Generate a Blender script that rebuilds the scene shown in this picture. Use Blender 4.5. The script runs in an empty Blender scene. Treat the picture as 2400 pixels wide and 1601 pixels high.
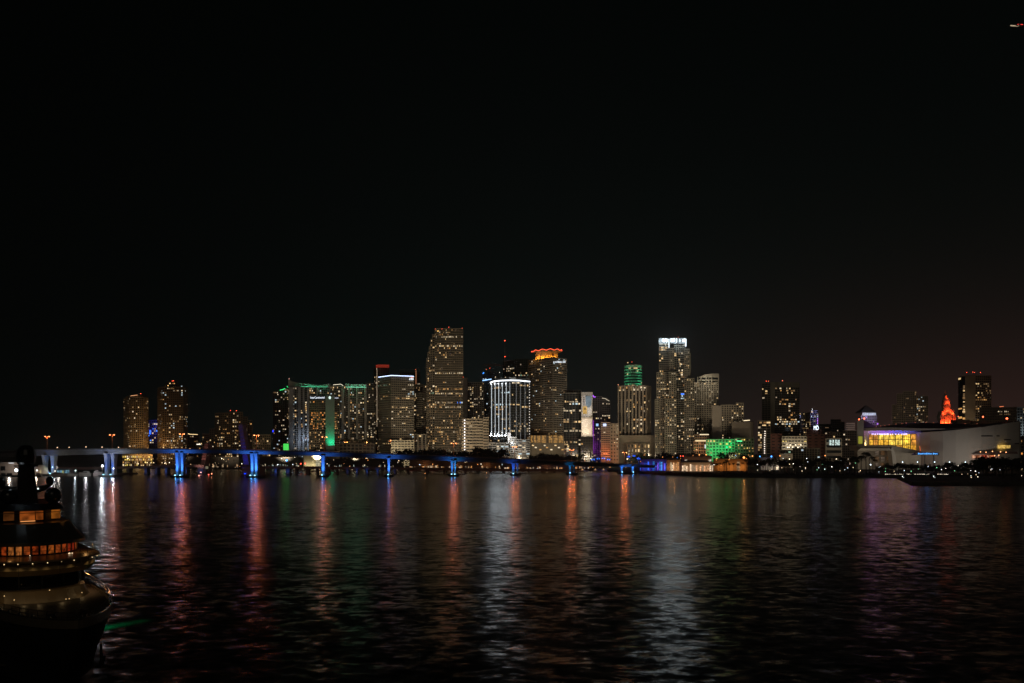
import bpy, math, random
from mathutils import Vector, Matrix, noise as mnoise
R = math.radians
sc = bpy.context.scene
COL = sc.collection

# ---------------------------------------------------------------- camera, world, exposure
CAMH, FPX, CX, HY = 22.0, 1883.0, 1200.0, 1062.0        # camera height, focal length and horizon in 2400-px units
cam = bpy.data.cameras.new('camera')
cam.sensor_width = 36.0
cam.lens = 36.0 * FPX / 2400.0
cam.shift_y = (HY - 800.5) / 2400.0
cam.clip_start = 0.5
cam.clip_end = 30000.0
camo = bpy.data.objects.new('camera', cam)
COL.objects.link(camo)
camo.location = (0, 0, CAMH)
camo.rotation_euler = (R(90), 0, 0)
sc.camera = camo

sc.view_settings.view_transform = 'Standard'
sc.view_settings.look = 'None'
sc.view_settings.exposure = 0.0
sc.view_settings.gamma = 1.0
sc.cycles.use_denoising = True
sc.cycles.use_adaptive_sampling = False
sc.cycles.max_bounces = 5
sc.cycles.diffuse_bounces = 2
sc.cycles.glossy_bounces = 3
sc.cycles.transparent_max_bounces = 4
sc.cycles.sample_clamp_indirect = 4.0
sc.cycles.use_light_tree = True
sc.cycles.caustics_reflective = False
sc.cycles.volume_bounces = 0

world = bpy.data.worlds.new('World')
sc.world = world
world.use_nodes = True
NT = world.node_tree
NT.nodes.clear()


def wn(t, **kw):
    n = NT.nodes.new(t)
    for k, v in kw.items():
        setattr(n, k, v)
    return n


def wmath(op, a, b=None, c=None):
    n = wn('ShaderNodeMath', operation=op)
    for i, v in enumerate((a, b, c)):
        if v is None:
            continue
        if isinstance(v, (int, float)):
            n.inputs[i].default_value = v
        else:
            NT.links.new(v, n.inputs[i])
    return n.outputs[0]


# night sky: near black overhead, a dim urban sky glow low down, brown and stronger to the right (west of the arena)
tc = wn('ShaderNodeTexCoord')
sep = wn('ShaderNodeSeparateXYZ')
NT.links.new(tc.outputs['Generated'], sep.inputs[0])
elev = wmath('MAXIMUM', sep.outputs['Z'], 0.0)
glow_wide = wmath('EXPONENT', wmath('MULTIPLY', elev, -4.5))
glow_low = wmath('EXPONENT', wmath('MULTIPLY', wmath('POWER', wmath('DIVIDE', elev, 0.115), 1.5), -1.0))
side = wn('ShaderNodeMapRange', interpolation_type='SMOOTHSTEP')
NT.links.new(sep.outputs['X'], side.inputs['Value'])
side.inputs['From Min'].default_value = -0.25
side.inputs['From Max'].default_value = 0.60
mid = wn('ShaderNodeMapRange', interpolation_type='SMOOTHSTEP')
NT.links.new(sep.outputs['X'], mid.inputs['Value'])
mid.inputs['From Min'].default_value = -0.60
mid.inputs['From Max'].default_value = 0.10
amt_r = wmath('MULTIPLY', glow_low, wmath('POWER', side.outputs[0], 2.0))
amt_m = wmath('MULTIPLY', glow_wide, wmath('ADD', wmath('MULTIPLY', mid.outputs[0], 0.8), 0.2))


def wscale(col, fac):
    n = wn('ShaderNodeVectorMath', operation='SCALE')
    n.inputs[0].default_value = col
    NT.links.new(fac, n.inputs['Scale'])
    return n.outputs[0]


def wadd(a, b):
    n = wn('ShaderNodeVectorMath', operation='ADD')
    NT.links.new(a, n.inputs[0])
    NT.links.new(b, n.inputs[1])
    return n.outputs[0]


base = wn('ShaderNodeCombineXYZ')
for i, v in enumerate((0.0001, 0.0003, 0.0002)):
    base.inputs[i].default_value = v
tot = wadd(wadd(wscale((0.0290, 0.0090, 0.0066), amt_r), wscale((0.0048, 0.0080, 0.0074), amt_m)), base.outputs[0])
bg = wn('ShaderNodeBackground')
NT.links.new(tot, bg.inputs['Color'])
bg.inputs['Strength'].default_value = 1.0
wo = wn('ShaderNodeOutputWorld')
NT.links.new(bg.outputs[0], wo.inputs['Surface'])

# faint, very soft fill light added behind the camera for port and city glow
sun = bpy.data.lights.new('sun', 'SUN')
sun.energy = 0.05
sun.angle = R(20)
sun.color = (1.0, 0.86, 0.66)
suno = bpy.data.objects.new('sun', sun)
COL.objects.link(suno)
suno.rotation_euler = (R(58), 0, R(14))


# ---------------------------------------------------------------- helpers
def X(px, Y):
    return (px - CX) / FPX * Y


def Z(py, Y):
    return CAMH - (py - HY) / FPX * Y


def M_new(name):
    m = bpy.data.materials.new(name)
    m.use_nodes = True
    return m, m.node_tree, m.node_tree.nodes['Principled BSDF']


_mats = {}


def wallmat(col, rough=0.78, var=0.25, scale=0.06):
    key = ('w', tuple(round(c, 4) for c in col), rough, var, scale)
    if key in _mats:
        return _mats[key]
    m, nt, p = M_new('painted_concrete')
    t = nt.nodes.new('ShaderNodeTexCoord')
    n = nt.nodes.new('ShaderNodeTexNoise')
    n.inputs['Scale'].default_value = scale
    n.inputs['Detail'].default_value = 5
    nt.links.new(t.outputs['Object'], n.inputs['Vector'])
    r = nt.nodes.new('ShaderNodeValToRGB')
    r.color_ramp.elements[0].position = 0.3
    r.color_ramp.elements[1].position = 0.7
    r.color_ramp.elements[0].color = [c * (1 - var) for c in col] + [1]
    r.color_ramp.elements[1].color = [min(1, c * (1 + var)) for c in col] + [1]
    nt.links.new(n.outputs['Fac'], r.inputs['Fac'])
    nt.links.new(r.outputs['Color'], p.inputs['Base Color'])
    p.inputs['Roughness'].default_value = rough
    _mats[key] = m
    return m


def plain(name, col, rough=0.5, metal=0.0, spec=0.5):
    key = ('p', name, tuple(col), rough, metal)
    if key in _mats:
        return _mats[key]
    m, nt, p = M_new(name)
    p.inputs['Roughness'].default_value = rough
    p.inputs['Metallic'].default_value = metal
    p.inputs['Specular IOR Level'].default_value = spec
    n = nt.nodes.new('ShaderNodeTexNoise')
    n.inputs['Scale'].default_value = 1.3
    n.inputs['Detail'].default_value = 4
    x = nt.nodes.new('ShaderNodeMix')
    x.data_type = 'RGBA'
    x.inputs[6].default_value = [c * 0.8 for c in col] + [1]
    x.inputs[7].default_value = [min(1, c * 1.15) for c in col] + [1]
    nt.links.new(n.outputs['Fac'], x.inputs[0])
    nt.links.new(x.outputs[2], p.inputs['Base Color'])
    _mats[key] = m
    return m


def emit(col, s, sample=False, vary=0.0, scale=0.4):
    key = ('e', tuple(col), s, sample, vary, scale)
    if key in _mats:
        return _mats[key]
    m, nt, p = M_new('lit_lamp')
    p.inputs['Base Color'].default_value = (0.02, 0.02, 0.02, 1)
    p.inputs['Emission Color'].default_value = list(col) + [1]
    p.inputs['Emission Strength'].default_value = s
    if vary:
        t = nt.nodes.new('ShaderNodeTexCoord')
        g = nt.nodes.new('ShaderNodeNewGeometry')
        n = nt.nodes.new('ShaderNodeTexNoise')
        n.inputs['Scale'].default_value = scale
        n.inputs['Detail'].default_value = 2
        nt.links.new(g.outputs['Position'], n.inputs['Vector'])
        r = nt.nodes.new('ShaderNodeMapRange')
        r.inputs['From Min'].default_value = 0.3
        r.inputs['From Max'].default_value = 0.7
        r.inputs['To Min'].default_value = s * (1 - vary)
        r.inputs['To Max'].default_value = s * (1 + vary)
        nt.links.new(n.outputs['Fac'], r.inputs['Value'])
        nt.links.new(r.outputs[0], p.inputs['Emission Strength'])
    if not sample:
        m.cycles.emission_sampling = 'NONE'
    _mats[key] = m
    return m


GLASS = plain('dark_glazing', (0.012, 0.015, 0.018), 0.12)
BLACKM = plain('dark_metal', (0.02, 0.02, 0.022), 0.45)
STEEL = plain('galvanised_steel', (0.22, 0.2, 0.18), 0.5, 0.6)
CONC = wallmat((0.15, 0.145, 0.14))
ROOF = wallmat((0.05, 0.05, 0.05))


class MB:
    def __init__(s):
        s.v, s.f, s.mi = [], [], []

    def add(s, vs, fs, m=0):
        b = len(s.v)
        s.v.extend([tuple(p) for p in vs])
        for f in fs:
            s.f.append([b + i for i in f])
            s.mi.append(m)
        return s

    def box(s, x0, x1, y0, y1, z0, z1, m=0):
        vs = [(x0, y0, z0), (x1, y0, z0), (x1, y1, z0), (x0, y1, z0), (x0, y0, z1), (x1, y0, z1), (x1, y1, z1), (x0, y1, z1)]
        return s.add(vs, [(0, 3, 2, 1), (4, 5, 6, 7), (0, 1, 5, 4), (1, 2, 6, 5), (2, 3, 7, 6), (3, 0, 4, 7)], m)

    def prism(s, poly, z0, z1, m=0, top=None):
        n = len(poly)
        tp = top or poly
        zz = z1 if isinstance(z1, (list, tuple)) else [z1] * n
        vs = [(p[0], p[1], z0) for p in poly] + [(p[0], p[1], z) for p, z in zip(tp, zz)]
        fs = [tuple(range(n - 1, -1, -1)), tuple(range(n, 2 * n))]
        fs += [(i, (i + 1) % n, n + (i + 1) % n, n + i) for i in range(n)]
        return s.add(vs, fs, m)

    def ring(s, pin, pout, z0, z1, m=0):
        n = len(pin)
        vs = [(p[0], p[1], z) for z in (z0, z1) for q in (pin, pout) for p in q]
        fs = []
        for i in range(n):
            j = (i + 1) % n
            fs.append((n + i, n + j, 3 * n + j, 3 * n + i))
            fs.append((2 * n + i, 3 * n + i, 3 * n + j, 2 * n + j))
            fs.append((i, j, n + j, n + i))
        return s.add(vs, fs, m)

    def tube(s, pts, r, n=6, m=0, cap=True):
        pts = [Vector(p) for p in pts]
        rs = r if isinstance(r, (list, tuple)) else [r] * len(pts)
        vs, fs = [], []
        for i, p in enumerate(pts):
            d = (pts[min(i + 1, len(pts) - 1)] - pts[max(i - 1, 0)]).normalized()
            a = Vector((0, 0, 1)) if abs(d.z) < 0.9 else Vector((1, 0, 0))
            u = d.cross(a).normalized()
            w = d.cross(u)
            for k in range(n):
                t = 2 * math.pi * k / n
                vs.append(p + (u * math.cos(t) + w * math.sin(t)) * rs[i])
        for i in range(len(pts) - 1):
            for k in range(n):
                k2 = (k + 1) % n
                fs.append((i * n + k, i * n + k2, (i + 1) * n + k2, (i + 1) * n + k))
        if cap:
            fs.append(tuple(range(n)))
            fs.append(tuple(range((len(pts) - 1) * n, len(pts) * n)))
        return s.add(vs, fs, m)

    def lathe(s, prof, cx, cy, n=16, m=0, rot=0.0):
        vs, fs = [], []
        for r, z in prof:
            for k in range(n):
                t = 2 * math.pi * k / n + rot
                vs.append((cx + r * math.cos(t), cy + r * math.sin(t), z))
        for i in range(len(prof) - 1):
            for k in range(n):
                k2 = (k + 1) % n
                fs.append((i * n + k, i * n + k2, (i + 1) * n + k2, (i + 1) * n + k))
        fs.append(tuple(range(n - 1, -1, -1)))
        fs.append(tuple(range((len(prof) - 1) * n, len(prof) * n)))
        return s.add(vs, fs, m)

    def ball(s, c, r, n=8, m=0, sz=1.0):
        k = max(4, n // 2)
        prof = [(max(1e-3, r * math.sin(math.pi * i / k)), c[2] - r * sz * math.cos(math.pi * i / k)) for i in range(k + 1)]
        return s.lathe(prof, c[0], c[1], n, m)

    def build(s, name, mats, parent=None, smooth=False, **props):
        if not isinstance(mats, (list, tuple)):
            mats = [mats]
        me = bpy.data.meshes.new(name)
        o0 = wloc(parent) if parent else Vector((0, 0, 0))
        me.from_pydata([(v[0] - o0.x, v[1] - o0.y, v[2] - o0.z) for v in s.v], [], s.f)
        for m in mats:
            me.materials.append(m)
        if len(mats) > 1:
            me.polygons.foreach_set('material_index', s.mi)
        if smooth:
            me.polygons.foreach_set('use_smooth', [True] * len(me.polygons))
        me.update()
        o = bpy.data.objects.new(name, me)
        COL.objects.link(o)
        if parent:
            o.parent = parent
        for k, v in props.items():
            o[k] = v
        return o


def wloc(o):
    v = Vector(o.location)
    while o.parent:
        o = o.parent
        v = v + Vector(o.location)
    return v


def thing(name, label, cat, loc=(0, 0, 0), rz=0.0, group=None):
    o = bpy.data.objects.new(name, None)
    COL.objects.link(o)
    o.empty_display_size = 0.5
    o.location = loc
    o.rotation_euler = (0, 0, rz)
    o['label'] = label
    o['category'] = cat
    if group:
        o['group'] = group
    return o


def children(o):
    return [c for c in ALLCH.get(o.name, [])]


ALLCH = {}


def index_children():
    ALLCH.clear()
    for o in bpy.data.objects:
        if o.parent:
            ALLCH.setdefault(o.parent.name, []).append(o)


def copy_tree(o, parent=None):
    c = o.copy()
    COL.objects.link(c)
    if parent:
        c.parent = parent
    for ch in ALLCH.get(o.name, []):
        copy_tree(ch, c)
    return c


def lamp(kind, loc, power, col, parent=None, radius=0.5, aim=None, angle=90, blend=0.8, name='bulb', size=None):
    if kind == 'POINT' and parent is not None and power >= 900 and loc[1] > 880 and name != 'crown_bulb':
        kind, aim, angle, blend = 'SPOT', (loc[0], loc[1] + 10, loc[2] + 2.5), (172 if angle == 90 else angle), .25
    l = bpy.data.lights.new(name, kind)
    l.energy = power
    l.color = col
    if kind == 'AREA':
        l.shape = 'RECTANGLE'
        l.size, l.size_y = size
    else:
        l.shadow_soft_size = radius
    if kind == 'SPOT':
        l.spot_size = R(angle)
        l.spot_blend = blend
    o = bpy.data.objects.new(name, l)
    COL.objects.link(o)
    p = Vector(loc)
    if aim is not None:
        o.rotation_euler = (Vector(aim) - p).to_track_quat('-Z', 'Y').to_euler()
    if parent:
        p = p - wloc(parent)
        o.parent = parent
    o.location = p
    return o


def text(name, s, loc, size, mat, parent=None, rz=0.0, align='CENTER', shear=0.0, ext=0.05, width=None):
    cu = bpy.data.curves.new(name, 'FONT')
    cu.body = s
    cu.size = size
    cu.align_x = align
    cu.align_y = 'CENTER'
    cu.extrude = ext
    cu.shear = shear
    cu.resolution_u = 2
    cu.materials.append(mat)
    o = bpy.data.objects.new(name, cu)
    COL.objects.link(o)
    p = Vector(loc)
    if parent:
        p = p - wloc(parent)
        o.parent = parent
    o.location = p
    o.rotation_euler = (R(90), 0, rz)
    if width:
        bpy.context.view_layer.update()
        if o.dimensions.x > 0:
            o.scale = (width / o.dimensions.x, 1, 1)
    bpy.context.view_layer.update()
    me = bpy.data.meshes.new_from_object(o.evaluated_get(bpy.context.evaluated_depsgraph_get()))
    me.name = name
    n_ = bpy.data.objects.new(name, me)
    COL.objects.link(n_)
    n_.parent = o.parent
    n_.location, n_.rotation_euler, n_.scale = o.location, o.rotation_euler, o.scale
    bpy.data.objects.remove(o)
    bpy.data.curves.remove(cu)
    n_.name = name
    return n_


def offset_poly(poly, d):
    n = len(poly)
    out = []
    for i in range(n):
        p0, p1, p2 = Vector(poly[i - 1][:2]), Vector(poly[i][:2]), Vector(poly[(i + 1) % n][:2])
        a, b = (p1 - p0).normalized(), (p2 - p1).normalized()
        na, nb = Vector((a.y, -a.x)), Vector((b.y, -b.x))
        m = na + nb
        k = d / max(0.35, (1 + na.dot(nb)) / 1.0) if m.length > 1e-6 else d
        out.append((p1.x + m.x * k, p1.y + m.y * k))
    return out


# ---------------------------------------------------------------- lit window palette (each a lamp-lit room)
PALC = {
    'w': ((1.0, 0.66, 0.30), 0.98), 'a': ((1.0, 0.50, 0.15), 0.7), 'd': ((1.0, 0.60, 0.28), 0.20), 'f': ((1.0, 0.65, 0.4), 0.09),
    'n': ((1.0, 0.80, 0.52), 1.0), 'c': ((0.72, 0.92, 1.0), 0.8), 'g': ((0.60, 1.0, 0.70), 0.45), 'b': ((0.06, 0.22, 1.0), 2.2),
    'v': ((1.0, 0.60, 0.25), 0.34), 'm': ((1.0, 0.78, 0.5), 0.45), 'h': ((1.0, 0.48, 0.16), 0.26),
    'y': ((1.0, 0.72, 0.16), 1.2), 'o': ((1.0, 0.36, 0.07), 1.0), 'p': ((0.55, 0.2, 1.0), 1.6), 'r': ((1.0, 0.10, 0.04), 1.6),
}
WMESH = {}


def wmesh(k):
    if k not in WMESH:
        b = MB().box(-0.5, 0.5, -0.5, 0.5, -0.5, 0.5)
        me = bpy.data.meshes.new('window')
        me.from_pydata(b.v, [], b.f)
        me.materials.append(emit(*PALC[k], vary=0.4, scale=0.45))
        WMESH[k] = me
    return WMESH[k]


def put_windows(root, wins, cap=100, rng=None):
    """wins: (x, y, z, width, height, angle, palette)"""
    rest = wins[cap:]
    o0 = wloc(root)
    for (x, y, z, w, h, a, k) in wins[:cap]:
        o = bpy.data.objects.new('window', wmesh(k))
        COL.objects.link(o)
        o.parent = root
        o.location = (x - o0.x, y - o0.y, z - o0.z)
        o.rotation_euler = (0, 0, a)
        o.scale = (w, 0.16, h)
    if rest:
        ks = sorted(set(r[6] for r in rest))
        mb = MB()
        for (x, y, z, w, h, a, k) in rest:
            ca, sa = math.cos(a), math.sin(a)
            vs = []
            for (lx, ly, lz) in ((-.5, -.5, -.5), (.5, -.5, -.5), (.5, .5, -.5), (-.5, .5, -.5), (-.5, -.5, .5), (.5, -.5, .5), (.5, .5, .5), (-.5, .5, .5)):
                ux, uy = lx * w, ly * 0.16
                vs.append((x + ux * ca - uy * sa, y + ux * sa + uy * ca, z + lz * h))
            mb.add(vs, [(0, 3, 2, 1), (4, 5, 6, 7), (0, 1, 5, 4), (1, 2, 6, 5), (2, 3, 7, 6), (3, 0, 4, 7)], ks.index(k))
        o = mb.build('window', [emit(*PALC[k], vary=0.4, scale=0.45) for k in ks], root)
        o['kind'] = 'stuff'


def pick(rng, pal):
    return rng.choice(pal)


def footprint(front, depth):
    pts = [(X(px, Y), Y) for px, Y in front]
    r, l = front[-1], front[0]
    yb = max(r[1], l[1]) + depth
    return pts + [(X(r[0], yb), yb), (X(l[0], yb), yb)]


def building(name, label, wings, base=1.5, depth=35, fl=3.8, bay=3.8, band=0.35, pier=0.28, wall=(0.3, 0.27, 0.22),
             dens=0.1, pal='wwwdn', rowp=0.0, rowpal=None, zones=(), seed=1, glass=None, proud=0.35, cat='building', fade=None,
             beacons=(), cap=100, roofcol=None, sidewin=False):
    """wings: list of (front [(px, Y) ...], top py [, base py [, style overrides]])"""
    rng = random.Random(seed)
    f0 = wings[0][0]
    cxp = sum(p[0] for p in f0) / len(f0)
    Y0 = min(p[1] for p in f0)
    root = thing(name, label, cat, (X(cxp, Y0), Y0 + depth * 0.5, base))
    gl, fc = MB(), MB()
    wins = []
    for wi, wg in enumerate(wings):
        front, top = wg[0], wg[1]
        st = dict(fl=fl, bay=bay, band=band, pier=pier, dens=dens, pal=pal, rowp=rowp, rowpal=rowpal, depth=depth, base=None)
        if len(wg) > 2:
            st.update(wg[2])
        Ym = min(p[1] for p in front)
        zt = Z(top, Ym)
        zb = base if st['base'] is None else Z(st['base'], Ym)
        poly = footprint(front, st['depth'])
        inner = offset_poly(poly, -0.02 * (wi + 1))
        outer = offset_poly(poly, proud)
        gl.prism(inner, zb, zt)
        nfl = max(1, int(round((zt - zb - 1.2) / st['fl'])))
        fh = (zt - zb - 1.2) / nfl
        bd = st['band'] * fh
        if st['band'] > 0:
            for k in range(nfl):
                fc.ring(inner, outer, zb + k * fh, zb + k * fh + bd)
        fc.ring(inner, outer, zt - 1.2, zt + 0.4)
        MB().prism(offset_poly(poly, -0.3), zt, zt + 0.15).build('roof', ROOF if roofcol is None else wallmat(roofcol), root)
        ne = len(poly)
        for e in range(ne):
            p, q = Vector(poly[e]), Vector(poly[(e + 1) % ne])
            L = (q - p).length
            d = (q - p) / L
            nrm = Vector((d.y, -d.x))
            nb = max(1, int(round(L / st['bay'])))
            bw = L / nb
            pw = st['pier'] * bw
            ang = math.atan2(d.y, d.x)
            if st['pier'] > 0:
                for j in range(nb + 1):
                    if j == nb and e == len(front) - 2 and False:
                        continue
                    u0, u1 = j * bw - pw / 2, j * bw + pw / 2
                    u0, u1 = max(0.02, u0), min(L - 0.02, u1)
                    a = p + d * u0
                    b = p + d * u1
                    o = nrm * (proud + 0.06)
                    i_ = nrm * -0.05
                    fc.prism([(a + o).to_tuple(), (b + o).to_tuple(), (b + i_).to_tuple(), (a + i_).to_tuple()], zb + 0.02, zt - 1.25)
            if e > len(front) - 2 and not (sidewin and e in (len(front) - 1, ne - 1)):
                continue
            for k in range(nfl):
                zc0, zc1 = zb + k * fh + bd, zb + (k + 1) * fh
                frow = rng.random() < st['rowp']
                rk = pick(rng, st['rowpal'] or st['pal'])
                prev = False
                rm = rng.uniform(0.4, 1.6)
                for j in range(nb):
                    um = (j + 0.5) * bw
                    c = p + d * um + nrm * 0.04
                    zc = (zc0 + zc1) / 2
                    ppx, ppy = CX + c.x / c.y * FPX, HY - (zc - CAMH) / c.y * FPX
                    pr = st['dens'] * rm * max(0.12, 1.0 + 2.2 * mnoise.noise(Vector((ppx * 0.075, ppy * 0.05, seed * 3.7))))
                    pl = st['pal']
                    if prev:
                        pr = max(pr, min(0.45, pr * 3))
                    if fade:
                        pr *= max(0.0, min(1.0, fade(ppx, ppy)))
                    if frow:
                        pr, pl = 0.8, rk
                    for zn in zones:
                        if zn[0] <= ppx <= zn[2] and zn[1] <= ppy <= zn[3]:
                            pr = zn[4]
                            if len(zn) > 5:
                                pl = zn[5]
                    prev = rng.random() < pr
                    if prev:
                        hh = (zc1 - zc0) * rng.choice((0.9, 0.8, 0.6))
                        kk = pick(rng, pl)
                        if rng.random() < 0.5:
                            kk = {'w': rng.choice('vvm'), 'n': 'm', 'a': 'h'}.get(kk, kk)
                        wf = rng.choice((0.92, 0.85, 0.6, 0.4))
                        sh = d * ((bw - pw) * (0.92 - wf) * 0.5 * rng.choice((-1, 1)))
                        wins.append((c.x + sh.x, c.y + sh.y, zc0 + hh / 2 + 0.03, (bw - pw) * wf, hh, ang, kk))
    gl.build('glazing', glass or GLASS, root)
    fc.build('facade', wallmat(wall), root)
    rng.shuffle(wins)
    put_windows(root, wins, cap)
    for b in beacons:
        beacon(root, b[0], b[1], b[2], *(b[3:]))
    return root


def beacon(root, px, py, Y, k=(1.0, 0.08, 0.03), s=9.0, r=0.7):
    r *= .75
    s *= .6
    z = Z(py, Y)
    mb = MB()
    mb.ball((X(px, Y), Y, z), r, 8, 0)
    mb.tube([(X(px, Y), Y, z - r), (X(px, Y), Y, z - 5)], 0.12, 5, 1)
    mb.build('beacon', [emit(k, s), BLACKM], root)


def strip(root, name, pts, r, mat, n=6):
    """pts in (px, py, Y)"""
    return MB().tube([(X(a, Y), Y, Z(b, Y)) for a, b, Y in pts], r, n).build(name, mat, root)


def panel(root, name, px0, px1, py0, py1, Y, mat, th=0.3):
    return MB().box(X(px0, Y), X(px1, Y), Y - th, Y, Z(py1, Y), Z(py0, Y)).build(name, mat, root)


# ---------------------------------------------------------------- setting: water and ground
def water_material():
    m, nt, p = M_new('night_water')
    L = nt.links.new
    p.inputs['Base Color'].default_value = (0.003, 0.005, 0.005, 1)
    p.inputs['Roughness'].default_value = 0.19
    p.inputs['IOR'].default_value = 1.33
    p.inputs['Specular IOR Level'].default_value = 0.20
    t = nt.nodes.new('ShaderNodeTexCoord')

    def noise(sx, sy, det, rz, dist=0.3, off=0.0):
        mp = nt.nodes.new('ShaderNodeMapping')
        mp.inputs['Scale'].default_value = (sx, sy, 1)
        mp.inputs['Rotation'].default_value = (0, 0, R(rz))
        mp.inputs['Location'].default_value = (off, off * 1.7, 0)
        L(t.outputs['Object'], mp.inputs['Vector'])
        n = nt.nodes.new('ShaderNodeTexNoise')
        n.inputs['Scale'].default_value = 1.0
        n.inputs['Detail'].default_value = det
        n.inputs['Roughness'].default_value = 0.55
        n.inputs['Distortion'].default_value = dist
        L(mp.outputs[0], n.inputs['Vector'])
        return n

    def vm(op, a_, b_=None, sc_=None):
        n = nt.nodes.new('ShaderNodeVectorMath')
        n.operation = op
        for i, v in enumerate((a_, b_)):
            if v is None:
                continue
            if isinstance(v, tuple):
                n.inputs[i].default_value = v
            else:
                L(v, n.inputs[i])
        if sc_ is not None:
            if isinstance(sc_, (int, float)):
                n.inputs['Scale'].default_value = sc_
            else:
                L(sc_, n.inputs['Scale'])
        return n.outputs[0]

    # ruffled and calm patches, long across the view
    patch = noise(0.0035, 0.017, 5, 4, 0.5)
    rq = nt.nodes.new('ShaderNodeMapRange')
    rq.interpolation_type = 'SMOOTHSTEP'
    rq.inputs['From Min'].default_value = 0.36
    rq.inputs['From Max'].default_value = 0.62
    rq.inputs['To Min'].default_value = 0.30
    rq.inputs['To Max'].default_value = 1.0
    L(patch.outputs['Fac'], rq.inputs['Value'])
    tot = None
    for (sx, sy, det, rz, k, off) in WAVES:
        n = noise(sx, sy, det, rz, 0.4, off)
        v = vm('SCALE', vm('SUBTRACT', n.outputs['Color'], (0.5, 0.5, 0.5)), None, k)
        tot = v if tot is None else vm('ADD', tot, v)
    tot = vm('SCALE', tot, None, rq.outputs[0])
    tot = vm('MULTIPLY', tot, (1.0, 1.0, 0.0))
    nrm = vm('NORMALIZE', vm('ADD', tot, (0.0, 0.0, 1.0)))
    L(nrm, p.inputs['Normal'])
    return m


# (scale across, scale along, detail, turn, slope, offset)
WAVES = ((0.09, 0.15, 2, 8, 0.13, 3.0), (0.40, 0.60, 4, -9, 0.46, 11.0), (1.2, 1.5, 2, 18, 0.14, 29.0))
w = MB().add([(-9000, -300, 0), (9000, -300, 0), (9000, 14000, 0), (-9000, 14000, 0)], [(0, 1, 2, 3)]).build('water', water_material())
w['kind'] = 'structure'

GROUND = wallmat((0.035, 0.033, 0.028), 0.9, 0.4, 0.03)
shore = [(-9000, 1130), (X(330, 1150), 1150), (X(470, 1120), 1120), (X(900, 1090), 1090), (X(1350, 1050), 1050), (X(1480, 905), 905), (X(1560, 800), 800),
         (X(1700, 735), 735), (X(2100, 712), 712), (X(2139, 556), 556), (X(2420, 556), 556), (9000, 560), (9000, 13000), (-9000, 13000)]
g = MB().prism(shore, -3, 1.4).build('ground', GROUND)
g['kind'] = 'structure'
sw = MB()
SEAW = wallmat((0.09, 0.085, 0.08), 0.85, 0.4, 0.2)
for a, b in zip(shore[1:11], shore[2:12]):
    a, b = Vector(a), Vector(b)
    d = (b - a).normalized()
    nrm = Vector((d.y, -d.x))
    sw.prism([tuple(a + nrm * 0.5), tuple(b + nrm * 0.5), tuple(b - nrm * 0.4), tuple(a - nrm * 0.4)], -2.5, 2.1)
o = sw.build('seawall', SEAW)
o['kind'] = 'structure'

# ---------------------------------------------------------------- city buildings, left to right
WARM = 'wwwaaddfn'
MIX = 'wwddfnnc'
WHT = 'nnwwc'

# left pair of apartment towers
b = building('apartment_tower', 'round-shouldered tan apartment tower above a bright golden podium at the far left', [
    ([(290, 1246), (305, 1226), (336, 1224), (347, 1240)], 931),
    ([(296, 1250), (310, 1230), (334, 1230), (343, 1248)], 927.5, dict(base=934)),
    ([(304, 1252), (328, 1236), (338, 1252)], 924.5, dict(base=930)),
    ([(287, 1205), (357, 1205)], 1066, dict(dens=.85, pal='yywan', fl=4.2, bay=3.0, band=.3, pier=.3))],
    fl=3.3, bay=3.1, band=.4, pier=.36, wall=(.33, .24, .14), dens=.12, pal='wwnnad', seed=3, proud=.5,
    beacons=((330, 922.5, 1240), (304, 929, 1240, (1, .25, .06), 6)), sidewin=False)
strip(b, 'roof_light', [(306, 928, 1226), (322, 926, 1225)], .35, emit((1, .45, .2), 1.2))
lamp('POINT', (X(330, 1170), 1195, Z(1052, 1190)), 2.4e4, (1, .58, .2), b, 2)
lamp('POINT', (X(300, 1170), 1195, Z(1056, 1190)), 8e3, (1, .6, .24), b, 2)

b = building('apartment_tower', 'tall dark apartment tower with a stepped crown and two red beacons, second from the left', [
    ([(370, 1250), (381, 1236), (429, 1236), (439, 1252)], 907),
    ([(386, 1244), (400, 1240), (428, 1244)], 901, dict(base=908)),
    ([(391, 1246), (416, 1246)], 895.5, dict(base=902))],
    fl=3.4, bay=3.3, band=.42, pier=.3, wall=(.14, .10, .065), dens=.17, pal='wwwanndc', seed=5, proud=.7,
    beacons=((403.6, 893, 1246), (407, 892.4, 1246)))
strip(b, 'crown_light', [(393, 904, 1242), (407, 903.5, 1242)], .8, emit((1, .62, .2), 1.6))
lamp('POINT', (X(372, 1228), 1224, Z(1042, 1230)), 5e3, (1, .5, .15), b, 2)

b = building('office_building', 'low purple-blue building between the two leftmost apartment towers', [([(346, 1420), (370, 1420)], 985)],
             wall=(.10, .09, .2), dens=.16, pal='nwdb', fl=4, bay=3.4, seed=6, zones=((346, 989, 372, 994, .7, 'n'),))
panel(b, 'blue_sign', 350.5, 353.5, 1008, 1018, 1419, emit((.02, .12, 1), 2.5))
lamp('POINT', (X(360, 1400), 1408, Z(1005, 1420)), 8e3, (.15, .15, 1), b, 1)

b = building('office_building', 'low dark stepped building with a glowing roof edge right of the second tower',
             [([(439, 1330), (465, 1330)], 1019), ([(437, 1310), (476, 1310)], 1036)], wall=(.1, .085, .06), dens=.16, pal=WARM, seed=7, fl=4)
strip(b, 'roof_light', [(441, 1016.5, 1330), (446, 1018, 1330), (463, 1018.5, 1330)], .5, emit((1, .68, .32), 2.0))
strip(b, 'roof_light', [(461, 1041.5, 1309), (470, 1041.5, 1309)], .6, emit((1, .9, .75), 2.0))

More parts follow.
